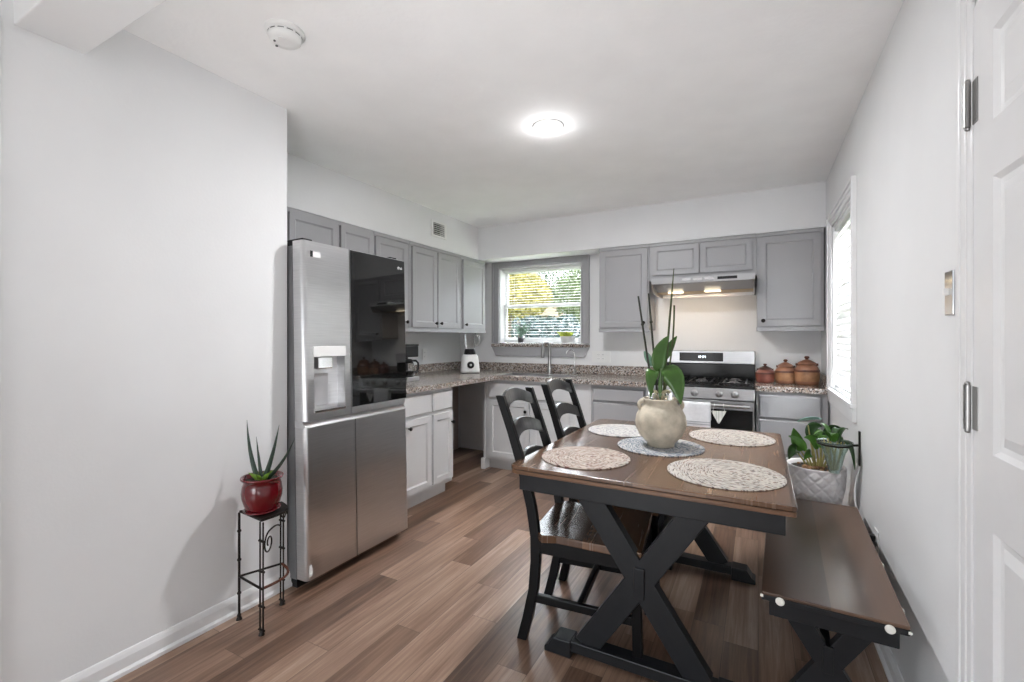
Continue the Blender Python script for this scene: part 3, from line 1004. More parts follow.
# badge, maker's mark, floor tag
MB().box(.045, .105, -.0015, 0, 1.685, 1.715).build('badge', M['white_plastic'], ld)
MB().box(.045, .058, -.003, 0.001, 1.685, 1.716).build('badge_edge', M['blackplastic'], ld)
b = MB()
mx_, mz = W_ - .062, 1.712
q = .55
b.tube([(mx_ + q * .013 * math.cos(t), -.0035, mz + q * .013 * math.sin(t)) for t in [2 * PI * k / 20 for k in range(17)]], .0014, 5)
b.tube([(mx_, -.0035, mz + q * .006), (mx_, -.0035, mz - q * .006), (mx_ + q * .005, -.0035, mz - q * .006)], .0010, 5)
b.tube([(mx_ + q * .024, -.0035, mz + q * .010), (mx_ + q * .024, -.0035, mz - q * .010), (mx_ + q * .036, -.0035, mz - q * .010)], .0013, 5)
b.tube([(mx_ + q * (.047 + .009 * math.cos(t)), -.0035, mz + q * .010 * math.sin(t)) for t in [PI * .25 + PI * 1.75 * k / 12 for k in range(13)]] + [(mx_ + q * .048, -.0035, mz)], .0013, 5)
b.build('logo', M['white_plastic'], rd)
MB().prism([(.01, .075), (.03, .075), (.034, .10), (.026, .13), (.012, .13)], -.002, 0, 'XZ').build('corner_sticker', M['white_plastic'], fr)

# ------------------------------------------------------------------ plant stand and aloe
st = thing('plant_stand', 'tall thin wrought-iron plant stand with scrolls beside the refrigerator', 'plant stand', (-2.05, 1.25, 0))
A, B_, C_ = Vector((-.012, -.012, 0)), Vector((.178, -.03, 0)), Vector((.05, .155, 0))
ztop = .492


def quarter(z, k=12, extra=0.0):
    cpt = A
    pts = []
    for i in range(k + 1):
        t = i / k
        p = B_ * (1 - t) + C_ * t
        bulge = math.sin(PI * t) * (.062 + extra)
        d = (Vector((1, .75, 0))).normalized()
        pts.append(Vector((p.x + d.x * bulge, p.y + d.y * bulge, z)))
    return pts


top_poly = [A] + quarter(0)
b = MB().prism([(p.x, p.y) for p in top_poly], ztop - .010, ztop)
b.build('top_plate', M['iron'], st, bevel=.002)
b = MB()
ring = [Vector((A.x, A.y, .195))] + quarter(.195)
b.tube([ring[0], ring[1]], .005, 6).tube([ring[0], ring[-1]], .005, 6)
b.build('lower_ring', M['iron'], st)
MB().tube(ring[1:], .006, 6).build('lower_curve', M['rust'], st)
for P_, dbl in ((A, False), (B_, True), (C_, True)):
    b = MB()
    offs = [Vector((0, 0, 0))] if not dbl else [Vector((-.0105, 0, 0)), Vector((.0105, 0, 0))]
    for o_ in offs:
        b.tube([P_ + o_ + Vector((0, 0, .0)), P_ + o_ + Vector((0, 0, ztop - .01))], .0055 if not dbl else .0036, 7)
    for zc in (.02, .12, .27, .40):
        if dbl:
            b.tube([P_ + Vector((-.017, 0, zc)), P_ + Vector((.017, 0, zc))], .0055, 7)
        else:
            b.ball((P_.x, P_.y, zc), .009)
    b.lathe([(.013, 0), (.011, .006), (.006, .018)], (P_.x, P_.y, 0), 10)
    b.build('leg', M['iron'], st)


def scroll(mb, base, dirv, s=1.0):
    d = Vector(dirv).normalized()
    pts = []
    for i in range(26):
        t = i / 25
        a = PI * (0.0 + 2.9 * t)
        r = .042 * (1 - .72 * t) * s
        pts.append(Vector(base) + d * (.05 * s - r * math.cos(a) * 1.0) + Vector((0, 0, r * math.sin(a))))
    mb.tube(pts, .0035, 6)


d_ = (B_ - C_)
Ls = d_.length
d_.normalize()
pt = lambda q, z: Vector((C_.x, C_.y, 0)) + d_ * q + Vector((0, 0, z))
pts = bez(pt(.012, .375), pt(.05, .415), pt(Ls - .075, .412), 10)
cq, cz, r0 = Ls - .075, .362, .050
for k in range(1, 27):
    a = PI / 2 - k * .33
    r_ = r0 * (1 - .74 * k / 26)
    pts.append(pt(cq + r_ * math.cos(a), cz + r_ * math.sin(a)))
MB().tube(pts, .0036, 6).build('scroll', M['iron'], st)
pts = []
for k in range(22):
    t = k / 21
    a = PI * 2.4 * t
    r_ = .020 * (1 - .6 * t)
    pts.append(Vector((C_.x + .012, C_.y, .435)) + Vector((.8, .3, 0)) * (r_ * math.cos(a)) + Vector((0, 0, r_ * 1.5 * math.sin(a))))
MB().tube(pts, .0034, 6).build('scroll', M['iron'], st)

al = thing('potted_aloe', 'small spiky aloe in a glossy red pot on the iron stand', 'plant', (-1.972, 1.287, ztop + .0005))
al.scale = (.93, .93, .88)
MB().lathe([(.062, 0), (.076, .004), (.082, .012), (.078, .014), (.062, .012)], n=32).build('saucer', M['red_glaze'], al)
MB().lathe([(.066, .013), (.072, .014), (.073, .026), (.078, .037), (.088, .075), (.090, .10), (.085, .135), (.078, .155), (.090, .165), (.094, .172), (.092, .178), (.084, .176), (.076, .16)], n=36, cap1=False).build('pot', M['red_glaze'], al)
MB().lathe([(.079, .155), (.05, .158), (.01, .16)], n=20).build('soil', M['soil'], al)
leaves = [((-.035, -.02), (-.112, -.005, .455), .0115), ((-.02, .01), (-.060, .01, .37), .008), ((.03, .0), (.080, .035, .44), .0115),
          ((.035, .03), (.160, .06, .375), .009)]
for (bx_, by_), tip, w in leaves:
    p0 = Vector((bx_ * .5, by_ * .5, .158))
    p3 = Vector(tip)
    mid = p0.lerp(p3, .45) + Vector((bx_ * .55, by_ * .5, -.012))
    pts = [p0.lerp(mid, t).lerp(mid.lerp(p3, t), t) for t in [k / 9 for k in range(10)]]
    MB().tube(pts, [w * (1 - (k / 9) ** 1.6) + .0008 for k in range(10)], 8, flat=.5).build('leaf', M['aloe'], al)
for k in range(6):
    a = k * 1.05
    p0 = Vector((.012 * math.cos(a), .012 * math.sin(a), .157))
    p1 = p0 + Vector((.045 * math.cos(a), .045 * math.sin(a), .045))
    MB().tube([p0, p0.lerp(p1, .5) + Vector((0, 0, .004)), p1], [.013, .010, .001], 8, flat=.5).build('leaf', M['aloe_core'], al)

# ------------------------------------------------------------------ dining table
TX0, TX1, TY0, TY1, TZ = -.884, .106, 1.617, 2.83, .76
tcx, tcy = (TX0 + TX1) / 2, (TY0 + TY1) / 2
tb = thing('dining_table', 'walnut-topped black trestle dining table in the middle of the room', 'table', (tcx, tcy, 0))
hx, hy = (TX1 - TX0) / 2, (TY1 - TY0) / 2


def rrect(hx, hy, rad, k=7):
    out = []
    for (sx, sy, a0) in ((1, -1, -PI / 2), (1, 1, 0), (-1, 1, PI / 2), (-1, -1, PI)):
        r_ = rad[(sx, sy)] if isinstance(rad, dict) else rad
        cx_, cy_ = sx * (hx - r_), sy * (hy - r_)
        for i in range(k + 1):
            a = a0 + PI / 2 * i / k
            out.append((cx_ + r_ * math.cos(a), cy_ + r_ * math.sin(a)))
    return out


rad = {(1, -1): .012, (1, 1): .012, (-1, 1): .05, (-1, -1): .03}
tt = MB().prism(rrect(hx, hy, rad), TZ - .015, TZ).build('tabletop', M['table'], tb, bevel=.003)
MB().prism(rrect(hx - .0015, hy - .0015, rad), TZ - .0325, TZ - .017).build('under_leaf', M['edge'], tb, bevel=.002)
MB().prism(rrect(hx - .004, hy - .004, rad), TZ - .0171, TZ - .0149).build('shadow_seam', M['black'], tb)
b = MB()
ax_, ay_ = hx - .03, hy - .035
b.box(-ax_, ax_, -ay_, -ay_ + .022, .655, TZ - .033).box(-ax_, ax_, ay_ - .022, ay_, .655, TZ - .033).box(-ax_, -ax_ + .022, -ay_ + .022, ay_ - .022, .655, TZ - .033).box(ax_ - .022, ax_, -ay_ + .022, ay_ - .022, .655, TZ - .033)
b.build('apron', M['black_grey'], tb, bevel=.003)
ty_ = .478
for sy in (-1, 1):
    y = sy * ty_
    for sx in (-1, 1):
        b = MB()
        yo = y + (.0 if sx > 0 else .0) 
        b.bar((sx * -.232, yo, .70), (sx * .212, yo, .055), .092, .046 if sx > 0 else .0455, up=(0, 1, 0))
        b.build('leg', M['black_grey'], tb, bevel=.003)
    MB().box(-.02, .02, y - .031, y + .031, .300, .415).build('cross_block', M['black_grey'], tb, bevel=.003)
    b = MB().box(-.335, .335, y - .032, y + .032, .022, .064)
    b.build('foot_rail', M['black_grey'], tb, bevel=.003)
    for sx in (-1, 1):
        MB().prism([(sx * .378, 0), (sx * .378, .020), (sx * .362, .028), (sx * .338, .064), (sx * .265, .066), (sx * .265, 0)][::sx], y - .042, y + .042, 'XZ').build('foot_pad', M['black_grey'], tb, bevel=.004)
    MB().box(-.33, .33, y - .03, y + .03, .66, .7195).build('top_cleat', M['black_grey'], tb, bevel=.002)
MB().box(-.018, .018, -ty_ + .024, ty_ - .024, .29, .37).build('stretcher', M['black_grey'], tb, bevel=.003)


def placemat(label, x, y, r, m):
    o = MB().lathe([(r * .97, 0), (r, .0012), (r, .0035), (r * .985, .0048), (r * .5, .005), (.001, .005)], n=56).build('placemat', MATS_MAT[m])
    o.location = (x, y, TZ + .0004)
    tag(o, label, 'placemat', None)
    o['group'] = 'round placemats on the dining table'
    return o


placemat('rose-flecked round woven placemat at the near left corner of the table', -.648, 1.868, .186, 'rose')
placemat('grey-flecked round woven placemat at the near right corner of the table', -.112, 1.893, .203, 'grey')
placemat('pale round woven placemat at the far left, partly behind the vase', -.668, 2.50, .172, 'pale')
placemat('beige round woven placemat at the far right of the table', -.122, 2.595, .200, 'grey')
placemat('blue-flecked round woven placemat under the stone vase', -.405, 2.225, .195, 'blue')

# ------------------------------------------------------------------ orchid in stone vase
vz = TZ + .006
oc = thing('potted_orchid', 'orchid with bare stakes in a round stone vase on the table', 'plant', (-.402, 2.22, vz))
oc.scale = (.97, .97, 1)
MB().lathe([(.056, 0), (.062, .002), (.064, .014), (.070, .022), (.098, .050), (.115, .085), (.119, .112), (.113, .145), (.094, .180), (.076, .198), (.077, .208), (.084, .216), (.083, .222), (.074, .222), (.068, .205), (.085, .18), (.10, .13)], n=40, cap1=False).build('vase', M['stone'], oc)
for sx in (-1, 1):
    d = Vector((sx * .90, sx * .42, 0)).normalized()
    pts = []
    for k in range(9):
        a = PI * (1 - k / 8)
        pts.append(d * (.083 + .020 * math.sin(a * 1.0)) + Vector((0, 0, .190 + .020 * math.cos(a) * -1)))
    MB().tube(pts, [.012, .011, .010, .010, .010, .010, .010, .011, .013], 8).build('handle', M['stone'], oc)
MB().lathe([(.035, .10), (.045, .16), (.056, .25), (.0575, .25), (.047, .16), (.037, .10)], n=20, cap0=False, cap1=False).build('inner_pot', M['glass'], oc)
MB().lathe([(.052, .215), (.03, .225), (.005, .228)], n=16).build('potting_bark', M['pebble'], oc)


# leaf tips (local): camera-right is about (.88,.47,0)
cr = Vector((.881, .473, 0))
cf = Vector((-.473, .881, 0))
L = lambda r, f, z: cr * r + cf * f + Vector((0, 0, z))
for p0, p1, p2, w_, sd_, mm in (((.0, -.02, .355), (.055, -.06, .375), (.066, -.085, .205), .050, cr * .9 + Vector((0, 0, .4)), 'orchid'),
                                ((-.005, 0, .345), (-.03, .0, .43), (.043, .01, .515), .036, cr * .95 - Vector((0, 0, .3)), 'orchid'),
                                ((.03, .03, .40), (.05, .035, .46), (.093, .04, .513), .020, cr * .8 - Vector((0, 0, .5)), 'orchid'),
                                ((-.02, -.01, .345), (-.062, -.03, .375), (-.062, -.05, .235), .031, cr * .95 - Vector((0, 0, .2)), 'orchid'),
                                ((-.03, .04, .37), (-.05, .05, .42), (-.066, .05, .44), .018, cr, 'silverleaf')):
    MB().leaf(bez(L(*p0), L(*p1), L(*p2)), leafw(10, w_), sd_, .18).build('leaf', M[mm], oc)
MB().tube([L(0, 0, .225), L(-.003, -.005, .29), L(-.002, -.012, .36)], [.011, .010, .008], 8).tube([L(0, .01, .25), L(.012, .02, .33), L(.032, .03, .41)], .004, 6).build('stem', M['orchid'], oc)
for a, c in (((-.035, .0, .23), (-.108, .0, .70)), ((-.012, .01, .23), (-.052, .02, .715))):
    MB().tube([L(*a), L(*[(p + q) / 2 for p, q in zip(a, c)]), L(*c)], [.0055, .005, .0042], 7).ball(L(*[p + (q - p) * .72 for p, q in zip(a, c)]), .008).build('stake', M['stake'], oc)
MB().tube(bez(L(.02, .02, .23), L(.05, .03, .55), L(.075, .03, .835), 12), [.005] * 8 + [.0045, .004, .003, .002], 7).build('flower_spike', M['spike'], oc)
MB().tube(bez(L(.025, .03, .23), L(.08, .035, .45), L(.078, .035, .66), 10), [.0042] * 10, 7).build('flower_spike', M['spike'], oc)
b = MB()
for k in range(6):
    a = k * 1.1 + .4
    b.tube(bez(L(.01 * math.cos(a), .01 * math.sin(a), .23), L(.04 * math.cos(a), .04 * math.sin(a), .29), L(.05 * math.cos(a), .045 * math.sin(a), .225), 7), .004, 6)
b.build('roots', M['root'], oc)


# ------------------------------------------------------------------ chairs (facing +X)
def interp(prof, z):
    for (x0, z0), (x1, z1) in zip(prof, prof[1:]):
        if z0 <= z <= z1:
            return x0 + (x1 - x0) * (z - z0) / (z1 - z0)
    return prof[-1][0]


POST = [(-.264, 0), (-.238, .10), (-.212, .22), (-.203, .34), (-.204, .44), (-.222, .56), (-.256, .70), (-.312, .87), (-.366, 1.022)]


def make_chair(label, loc):
    t = thing('dining_chair', label, 'chair', loc, 0, 'black ladder-back chairs at the dining table')
    hw = .180
    for s in (-1, 1):
        b = MB()
        vs, fs = [], []
        for (x, z) in POST:
            d = .021 if z < .75 else .018
            for (i, j) in ((-1, -1), (1, -1), (1, 1), (-1, 1)):
                vs.append((x + i * d, s * hw + j * .0145, z))
        for k in range(len(POST) - 1):
            for j in range(4):
                fs.append((k * 4 + j, k * 4 + (j + 1) % 4, k * 4 + 4 + (j + 1) % 4, k * 4 + 4 + j))
        fs += [(3, 2, 1, 0), tuple(len(vs) - 4 + q for q in range(4))]
        b.add(vs, fs)
        b.build('rear_leg', M['black'], t, bevel=.003)
        b = MB()
        b.bar((.215, s * .196, 0), (.205, s * .194, .434), .036, .036, up=(1, 0, 0))
        b.build('front_leg', M['black'], t, bevel=.003)
        MB().bar((interp(POST, .185) + .01, s * (hw + .001), .185), (.21, s * .191, .185), .022, .034).build('side_stretcher', M['black'], t, bevel=.003)
        MB().bar((-.20, s * (hw + .002), .404), (.20, s * .191, .404), .022, .055).build('seat_rail', M['black'], t, bevel=.002)
    MB().box(-.03, -.008, -.178, .178, .165, .20).build('cross_stretcher', M['black'], t, bevel=.003)
    MB().box(.192, .214, -.175, .175, .376, .432).build('front_rail', M['black'], t, bevel=.002)
    MB().box(-.212, -.19, -.158, .158, .376, .432).build('rear_rail', M['black'], t, bevel=.002)
    # saddle seat
    nx, ny = 9, 11
    vs, fs = [], []
    for lvl in (0, 1):
        for i in range(nx):
            u = i / (nx - 1)
            x = -.222 + .452 * u
            w = .158 + .062 * min(1, u * 8) if u < .13 else .195 + .030 * u
            for j in range(ny):
                v = -1 + 2 * j / (ny - 1)
                dish = -.011 * max(0, 1 - (v * 1.05) ** 2) * math.sin(PI * min(1, u * 1.02)) if lvl else 0
                vs.append((x, v * w, .433 + (.031 if lvl else 0) + dish))
    m_ = nx * ny
    for i in range(nx - 1):
        for j in range(ny - 1):
            a = i * ny + j
            fs.append((a, a + 1, a + ny + 1, a + ny))
            fs.append((m_ + a, m_ + a + ny, m_ + a + ny + 1, m_ + a + 1))
    for i in range(nx - 1):
        for j in (0, ny - 1):
            a, c = i * ny + j, (i + 1) * ny + j
            fs.append((a, c, m_ + c, m_ + a) if j == 0 else (c, a, m_ + a, m_ + c))
    for j in range(ny - 1):
        a, c = j, j + 1
        fs.append((c, a, m_ + a, m_ + c))
        a, c = (nx - 1) * ny + j, (nx - 1) * ny + j + 1
        fs.append((a, c, m_ + c, m_ + a))
    b = MB().add(vs, fs, False)
    b.build('seat', M['table'], t, bevel=.004)
    # ladder slats
    for (zl, zh, arch) in ((.940, .995, .040), (.803, .860, .040), (.668, .725, .040)):
        b = MB()
        vs, fs = [], []
        k = 13
        for i in range(k):
            v = -1 + 2 * i / (k - 1)
            q = 1 - v * v
            za, zb_ = zl + arch * q * .9, zh + arch * q
            cv = -.026 * q
            for (z, dx) in ((za, .008), (zb_, .008), (zb_, -.008), (za, -.008)):
                vs.append((interp(POST, min(z, 1.0219)) + cv + dx, v * (hw - .010), z))
        for i in range(k - 1):
            for j in range(4):
                fs.append((i * 4 + j, i * 4 + (j + 1) % 4, i * 4 + 4 + (j + 1) % 4, i * 4 + 4 + j))
        fs += [(3, 2, 1, 0), tuple((k - 1) * 4 + q for q in range(4))]
        b.add(vs, fs)
        b.build('back_slat', M['black_sheen'], t, bevel=.002)
    return t


ch = make_chair('nearer of the two black ladder-back chairs tucked under the table', (-.636, 1.938, 0))
ch.rotation_euler = (0, 0, R(6))
dup(ch, (-.645, 2.432, 0), R(1), 'farther of the two black ladder-back chairs, nearer the sink')

# ------------------------------------------------------------------ bench
BA = R(-2.2)
bn = thing('bench', 'walnut-topped black trestle bench along the right wall', 'bench', (.213, 2.187, 0), BA)
hx, hy = .184, .528
MB().prism(rrect(hx, hy, .008), .452, .462).build('bench_top', M['bench'], bn, bevel=.003)
MB().prism(rrect(hx, hy, .008), .435, .4518).build('edge_board', M['black_grey'], bn, bevel=.002)
b = MB().box(-hx + .022, hx - .022, -hy + .012, -hy + .034, .385, .4345).box(-hx + .022, hx - .022, hy - .034, hy - .012, .385, .4345)
b.box(-hx + .022, -hx + .044, -hy + .034, hy - .034, .385, .4345).box(hx - .044, hx - .022, -hy + .034, hy - .034, .385, .4345)
b.build('apron', M['black_grey'], bn, bevel=.003)
for sy in (-1, 1):
    y = sy * (hy - .115)
    for sx in (-1, 1):
        MB().bar((-sx * .125, y, .42), (sx * .120, y, .04), .062, .036 if sx > 0 else .0355, up=(0, 1, 0)).build('leg', M['black_grey'], bn, bevel=.002)
    MB().box(-.014, .014, y - .024, y + .024, .205, .292).build('cross_block', M['black_grey'], bn, bevel=.002)
    MB().box(-.165, .165, y - .026, y + .026, 0, .045).build('foot_rail', M['black_grey'], bn, bevel=.003)
MB().box(-.014, .014, -hy + .135, hy - .135, .20, .26).build('stretcher', M['black_grey'], bn, bevel=.002)
for px_ in (-.132, .138):
    MB().lathe([(.0125, 0), (.0125, .003), (.011, .0045), (.002, .005)], (px_, -hy - .0002, .443), 18, axis='Y').build('felt_pad', M['felt'], bn)
for py_ in (-.10, -.42):
    MB().box(hx - .0002, hx + .005, py_ - .011, py_ + .011, .443, .458).build('felt_pad', M['felt'], bn, bevel=.002)
MB().box(hx - .006, hx + .0025, -hy - .0015, -hy + .004, .441, .449).build('corner_guard', M['felt'], bn, bevel=.001)
MB().box(-hx - .0025, -hx + .006, -hy - .0015, -hy + .004, .444, .452).build('corner_guard', M['felt'], bn, bevel=.001)

# ------------------------------------------------------------------ white planter by the right wall
pl = thing('potted_plant', 'leafy green plant in a white quilted planter behind the bench', 'plant', (.272, 2.93, 0))
n_ = 40
prof = [(.085, 0), (.088, .01), (.060, .03), (.052, .18), (.058, .30), (.090, .36), (.108, .42), (.122, .50), (.130, .57), (.134, .585), (.134, .592), (.126, .592), (.118, .57)]
b = MB()
vs, fs = [], []
rows, colsn = 64, 176
tri = lambda x: abs((x % 1.0) - .5) * 2
for i in range(rows):
    z = .30 + (.582 - .30) * i / (rows - 1)
    base = .058 + (.132 - .058) * (1 - (1 - (z - .30) / .282) ** 2.0) ** .75
    for j in range(colsn):
        a = 2 * PI * j / colsn
        p_, q_ = a / (2 * PI) * 13 + z / .062, a / (2 * PI) * 13 - z / .062
        g = min(1 - tri(p_), 1 - tri(q_))
        r_ = base - .003 + .007 * min(1, g * 2.6)
        vs.append((r_ * math.cos(a), r_ * math.sin(a), z))
for i in range(rows - 1):
    for j in range(colsn):
        j2 = (j + 1) % colsn
        fs.append((i * colsn + j, i * colsn + j2, (i + 1) * colsn + j2, (i + 1) * colsn + j))
b.add(vs, fs, True)
b.lathe([(.080, 0), (.084, .01), (.050, .04), (.045, .18), (.054, .30)], n=36)
b.lathe([(.126, .578), (.1345, .582), (.136, .590), (.132, .594), (.124, .592), (.118, .56)], n=48, cap0=False, cap1=False)
b.build('planter', M['white_ceramic'], pl)
MB().lathe([(.122, .572), (.08, .577), (.01, .58)], n=24).build('soil', M['soil'], pl)
b = MB()
for k in range(26):
    a, r_ = random.uniform(0, 2 * PI), random.uniform(.01, .10)
    s_ = random.uniform(.008, .016)
    b.ball((r_ * math.cos(a), r_ * math.sin(a), .582), s_, s_ * .8, s_ * .7, 7, 5)
ob = b.build('pebbles', M['pebble'], pl)
ob['kind'] = 'stuff'
lv = [((-.05, 0), (-.105, -.02, .69), (-.125, -.04, .615), .030, 'darkleaf'),
      ((-.03, .0), (-.09, .03, .70), (-.10, .02, .775), .032, 'houseleaf'),
      ((-.02, -.02), (-.07, -.03, .72), (-.125, -.01, .735), .022, 'houseleaf'),
      ((.0, .02), (-.03, .05, .80), (.035, .06, .79), .030, 'darkleaf'),
      ((.01, 0), (.0, -.02, .74), (-.055, -.04, .74), .024, 'houseleaf'),
      ((.02, -.02), (.02, -.03, .76), (.08, -.06, .73), .024, 'houseleaf'),
      ((.03, .01), (.06, .02, .80), (.11, .0, .80), .028, 'darkleaf'),
      ((.04, -.01), (.09, -.02, .79), (.12, -.04, .66), .028, 'darkleaf'),
      ((.0, .03), (-.02, .02, .82), (-.03, .0, .835), .018, 'reflectleaf'),
      ((-.01, -.03), (-.03, -.06, .68), (-.06, -.09, .63), .022, 'houseleaf'),
      ((.02, .04), (.04, .07, .74), (.0, .09, .77), .026, 'houseleaf')]
for (bx_, by_), m1, tip, w, mm in lv:
    if mm == 'reflectleaf':
        continue
    p0 = Vector((bx_ * .8, by_ * .8, .575))
    m1, tip = Vector(m1), Vector(tip)
    s0 = p0.lerp(m1, .62)
    b_ = MB().tube([p0, p0.lerp(s0, .5) + Vector((.004, 0, 0)), s0], [.006, .005, .004], 6)
    sto = b_.build('stem', M['stem'], pl)
    d = (tip - s0)
    side = d.cross(Vector((0.3, -1, .25))).normalized()
    MB().leaf(bez(s0, m1 + Vector((0, 0, .01)), tip), leafw(10, w), side, .2).build('leaf', M[mm], sto)
s0 = Vector((-.01, .0, .60))
sto = MB().tube([(-.005, 0, .575), (-.02, 0, .70), (-.035, -.01, .80)], [.005, .004, .003], 6).build('stem', M['stem'], pl)
MB().leaf(bez((-.085, -.03, .822), (-.03, -.01, .842), (.03, .01, .838), 10), leafw(10, .03), (.2, -.8, .45), .1).build('leaf', M['reflectleaf'], sto)

# wall bracket and glass planter beside it
br = thing('wall_bracket', 'small black iron bracket on the right wall holding a glass planter', 'bracket', (XR - .001, 2.80, .74))
MB().box(-.007, 0, -.012, .012, -.10, .07).build('back_plate', M['iron'], br, bevel=.002)
b = MB().tube([(-.005, 0, .0), (-.035, 0, -.004)], .006, 7)
b.tube([(-.105 + .0715 * math.cos(t), .0715 * math.sin(t), -.004) for t in [2 * PI * k / 24 for k in range(25)]], .0045, 6)
b.build('ring', M['iron'], br)
gp = thing('glass_planter', 'pale green tapered glass planter with trailing leaves held by the wall bracket', 'planter', (XR - .106, 2.80, .59))
MB().lathe([(.018, 0), (.024, .003), (.030, .03), (.046, .10), (.064, .144), (.078, .158), (.079, .161), (.075, .161), (.061, .147), (.043, .10), (.026, .03), (.018, .008)], n=28, cap1=False).build('glass_cup', M['greenglass'], gp)
b = MB()
for k in range(6):
    a = k * 1.05
    b.tube([(.012 * math.cos(a), .012 * math.sin(a), .02), (.025 * math.cos(a + .4), .025 * math.sin(a + .4), .09), (.045 * math.cos(a), .045 * math.sin(a), .165)], [.006, .005, .003], 6)
b.build('stems', M['stem'], gp)
for (tip, ctrl, w, mm) in (((.075, -.05, .04), (.075, -.03, .22), .026, 'darkleaf'), ((.06, .03, .22), (.03, .0, .25), .02, 'darkleaf'), ((-.09, -.03, .19), (-.05, -.02, .24), .022, 'houseleaf'),
                           ((-.02, -.07, .20), (-.01, -.04, .23), .022, 'houseleaf'), ((.03, .07, .21), (.01, .04, .24), .022, 'darkleaf'), ((-.06, .04, .24), (-.03, .02, .25), .02, 'houseleaf')):
    MB().leaf(bez((tip[0] * .2, tip[1] * .2, .16), ctrl, tip), leafw(10, w), Vector(tip).cross(Vector((0, 0, 1))) if abs(tip[2]) > .1 else (0.5, .8, 0), .2).build('leaf', M[mm], gp)

cd = MB()
cd.tube(bez((XR - .006, 2.78, .64), (XR - .05, 2.76, .5), (XR - .008, 2.74, .38), 12), .004, 6)
cd.tube(bez((XR - .008, 2.74, .38), (XR - .02, 2.6, .2), (XR - .012, 2.46, .42), 12), .004, 6)
tag(cd.build('power_cord', M['cord']), 'thin white power cord hanging on the right wall behind the bench', 'cord')

# ------------------------------------------------------------------ range
rg = thing('range', 'stainless freestanding range with black cooktop under the hood', 'range', (-.784, 3.74, 0))
RW = .764
MB().box(.002, RW - .002, .03, .635, .09, .895).build('body', M['fr_side'], rg, bevel=.002)
MB().box(.02, RW - .02, .06, .6, 0, .09).build('base_plinth', M['blackplastic'], rg)
MB().box(0, RW, -.005, .60, .895, .918).build('cooktop', M['rangeglass'], rg, bevel=.004)
for gx in (.03, .275, .52):
    b = MB()
    for k in range(3):
        xx = gx + .03 + k * .077
        b.box(xx - .006, xx + .006, .06, .55, .922, .932)
    for k in range(3):
        yy = .08 + k * .225
        b.box(gx, gx + .214, yy - .006, yy + .006, .922, .932)
    for (qx, qy) in ((gx + .012, .08), (gx + .202, .08), (gx + .012, .53), (gx + .202, .53)):
        b.box(qx - .006, qx + .006, qy - .006, qy + .006, .917, .924)
    b.build('burner_grate', M['blackplastic'], rg, bevel=.002)
for (qx, qy) in ((.14, .17), (.14, .44), (.62, .17), (.62, .44), (.38, .30)):
    MB().lathe([(.045, .918), (.045, .926), (.032, .930), (.030, .936), (.005, .937)], (qx, qy, 0), 16).build('burner', M['darkgrey'], rg)
bgp = MB().box(0, RW, .605, .655, .895, 1.045).build('backguard', M['rangeglass'], rg, bevel=.002)
bt = MB().box(0, RW, .585, .655, 1.046, 1.160).build('backguard_cap', M['steel'], rg, bevel=.006)
MB().box(.165, .52, .5815, .586, 1.068, 1.142).build('display', M['rangeglass'], bt)


def seg_digit(mb, ch_, x, y, z, w, h_, t):
    S = {'0': 'abcdef', '1': 'bc', '2': 'abged', '3': 'abgcd', '4': 'fgbc', '5': 'afgcd', '6': 'afgedc', '7': 'abc', '8': 'abcdefg', '9': 'abcdfg'}[ch_]
    c = {'a': (0, h_, w, h_), 'd': (0, 0, w, 0), 'g': (0, h_ / 2, w, h_ / 2), 'f': (0, h_ / 2, 0, h_), 'b': (w, h_ / 2, w, h_), 'e': (0, 0, 0, h_ / 2), 'c': (w, 0, w, h_ / 2)}
    for s_ in S:
        x0, z0_, x1, z1_ = c[s_]
        mb.box(x + x0 - t, x + x1 + t, y - .0006, y, z + z0_ - t, z + z1_ + t)


b = MB()
for i, c in enumerate('1234'):
    seg_digit(b, c, .318 + i * .016 + (.006 if i > 1 else 0), .5812, 1.098, .008, .016, .0012)
b.box(.348, .350, .5806, .5812, 1.102, 1.104).box(.348, .350, .5806, .5812, 1.109, 1.111)
b.build('clock_digits', M['led'], bt)
cp = MB().add([(0, -.03, .815), (RW, -.03, .815), (RW, -.012, .895), (0, -.012, .895), (0, .03, .815), (RW, .03, .815), (RW, .03, .895), (0, .03, .895)],
              [(0, 1, 2, 3), (1, 5, 6, 2), (5, 4, 7, 6), (4, 0, 3, 7), (3, 2, 6, 7), (4, 5, 1, 0)]).build('control_panel', M['steel'], rg, bevel=.003)
for kx in (.09, .18, .36, .53, .635):
    k_ = MB().lathe([(.026, 0), (.026, .008), (.022, .010), (.021, .030), (.018, .033), (.003, .034)], (kx, -.020, .855), 18, axis='Y').build('knob', M['steel'], cp)
    MB().box(kx - .004, kx + .004, -.062, -.050, .838, .874).build('grip', M['steel'], k_, bevel=.002)
od = MB().box(.004, RW - .004, -.02, .03, .235, .805).build('oven_door', M['steel'], rg, bevel=.004)
MB().box(.012, RW - .012, -.0235, -.0195, .27, .742).build('oven_window', M['rangeglass'], od, bevel=.001)
b = MB().tube([(.03, -.068, .775), (RW - .03, -.068, .775)], .0125, 10)
b.tube([(.07, -.068, .775), (.07, -.018, .775)], .009, 8).tube([(RW - .07, -.068, .775), (RW - .07, -.018, .775)], .009, 8)
b.build('handle', M['steel'], od)
dr = MB().box(.004, RW - .004, -.015, .03, .095, .228).build('storage_drawer', M['steel'], rg, bevel=.004)
MB().box(.012, .10, -.0240, -.0234, .715, .73).build('maker_mark', M['steel'], od)

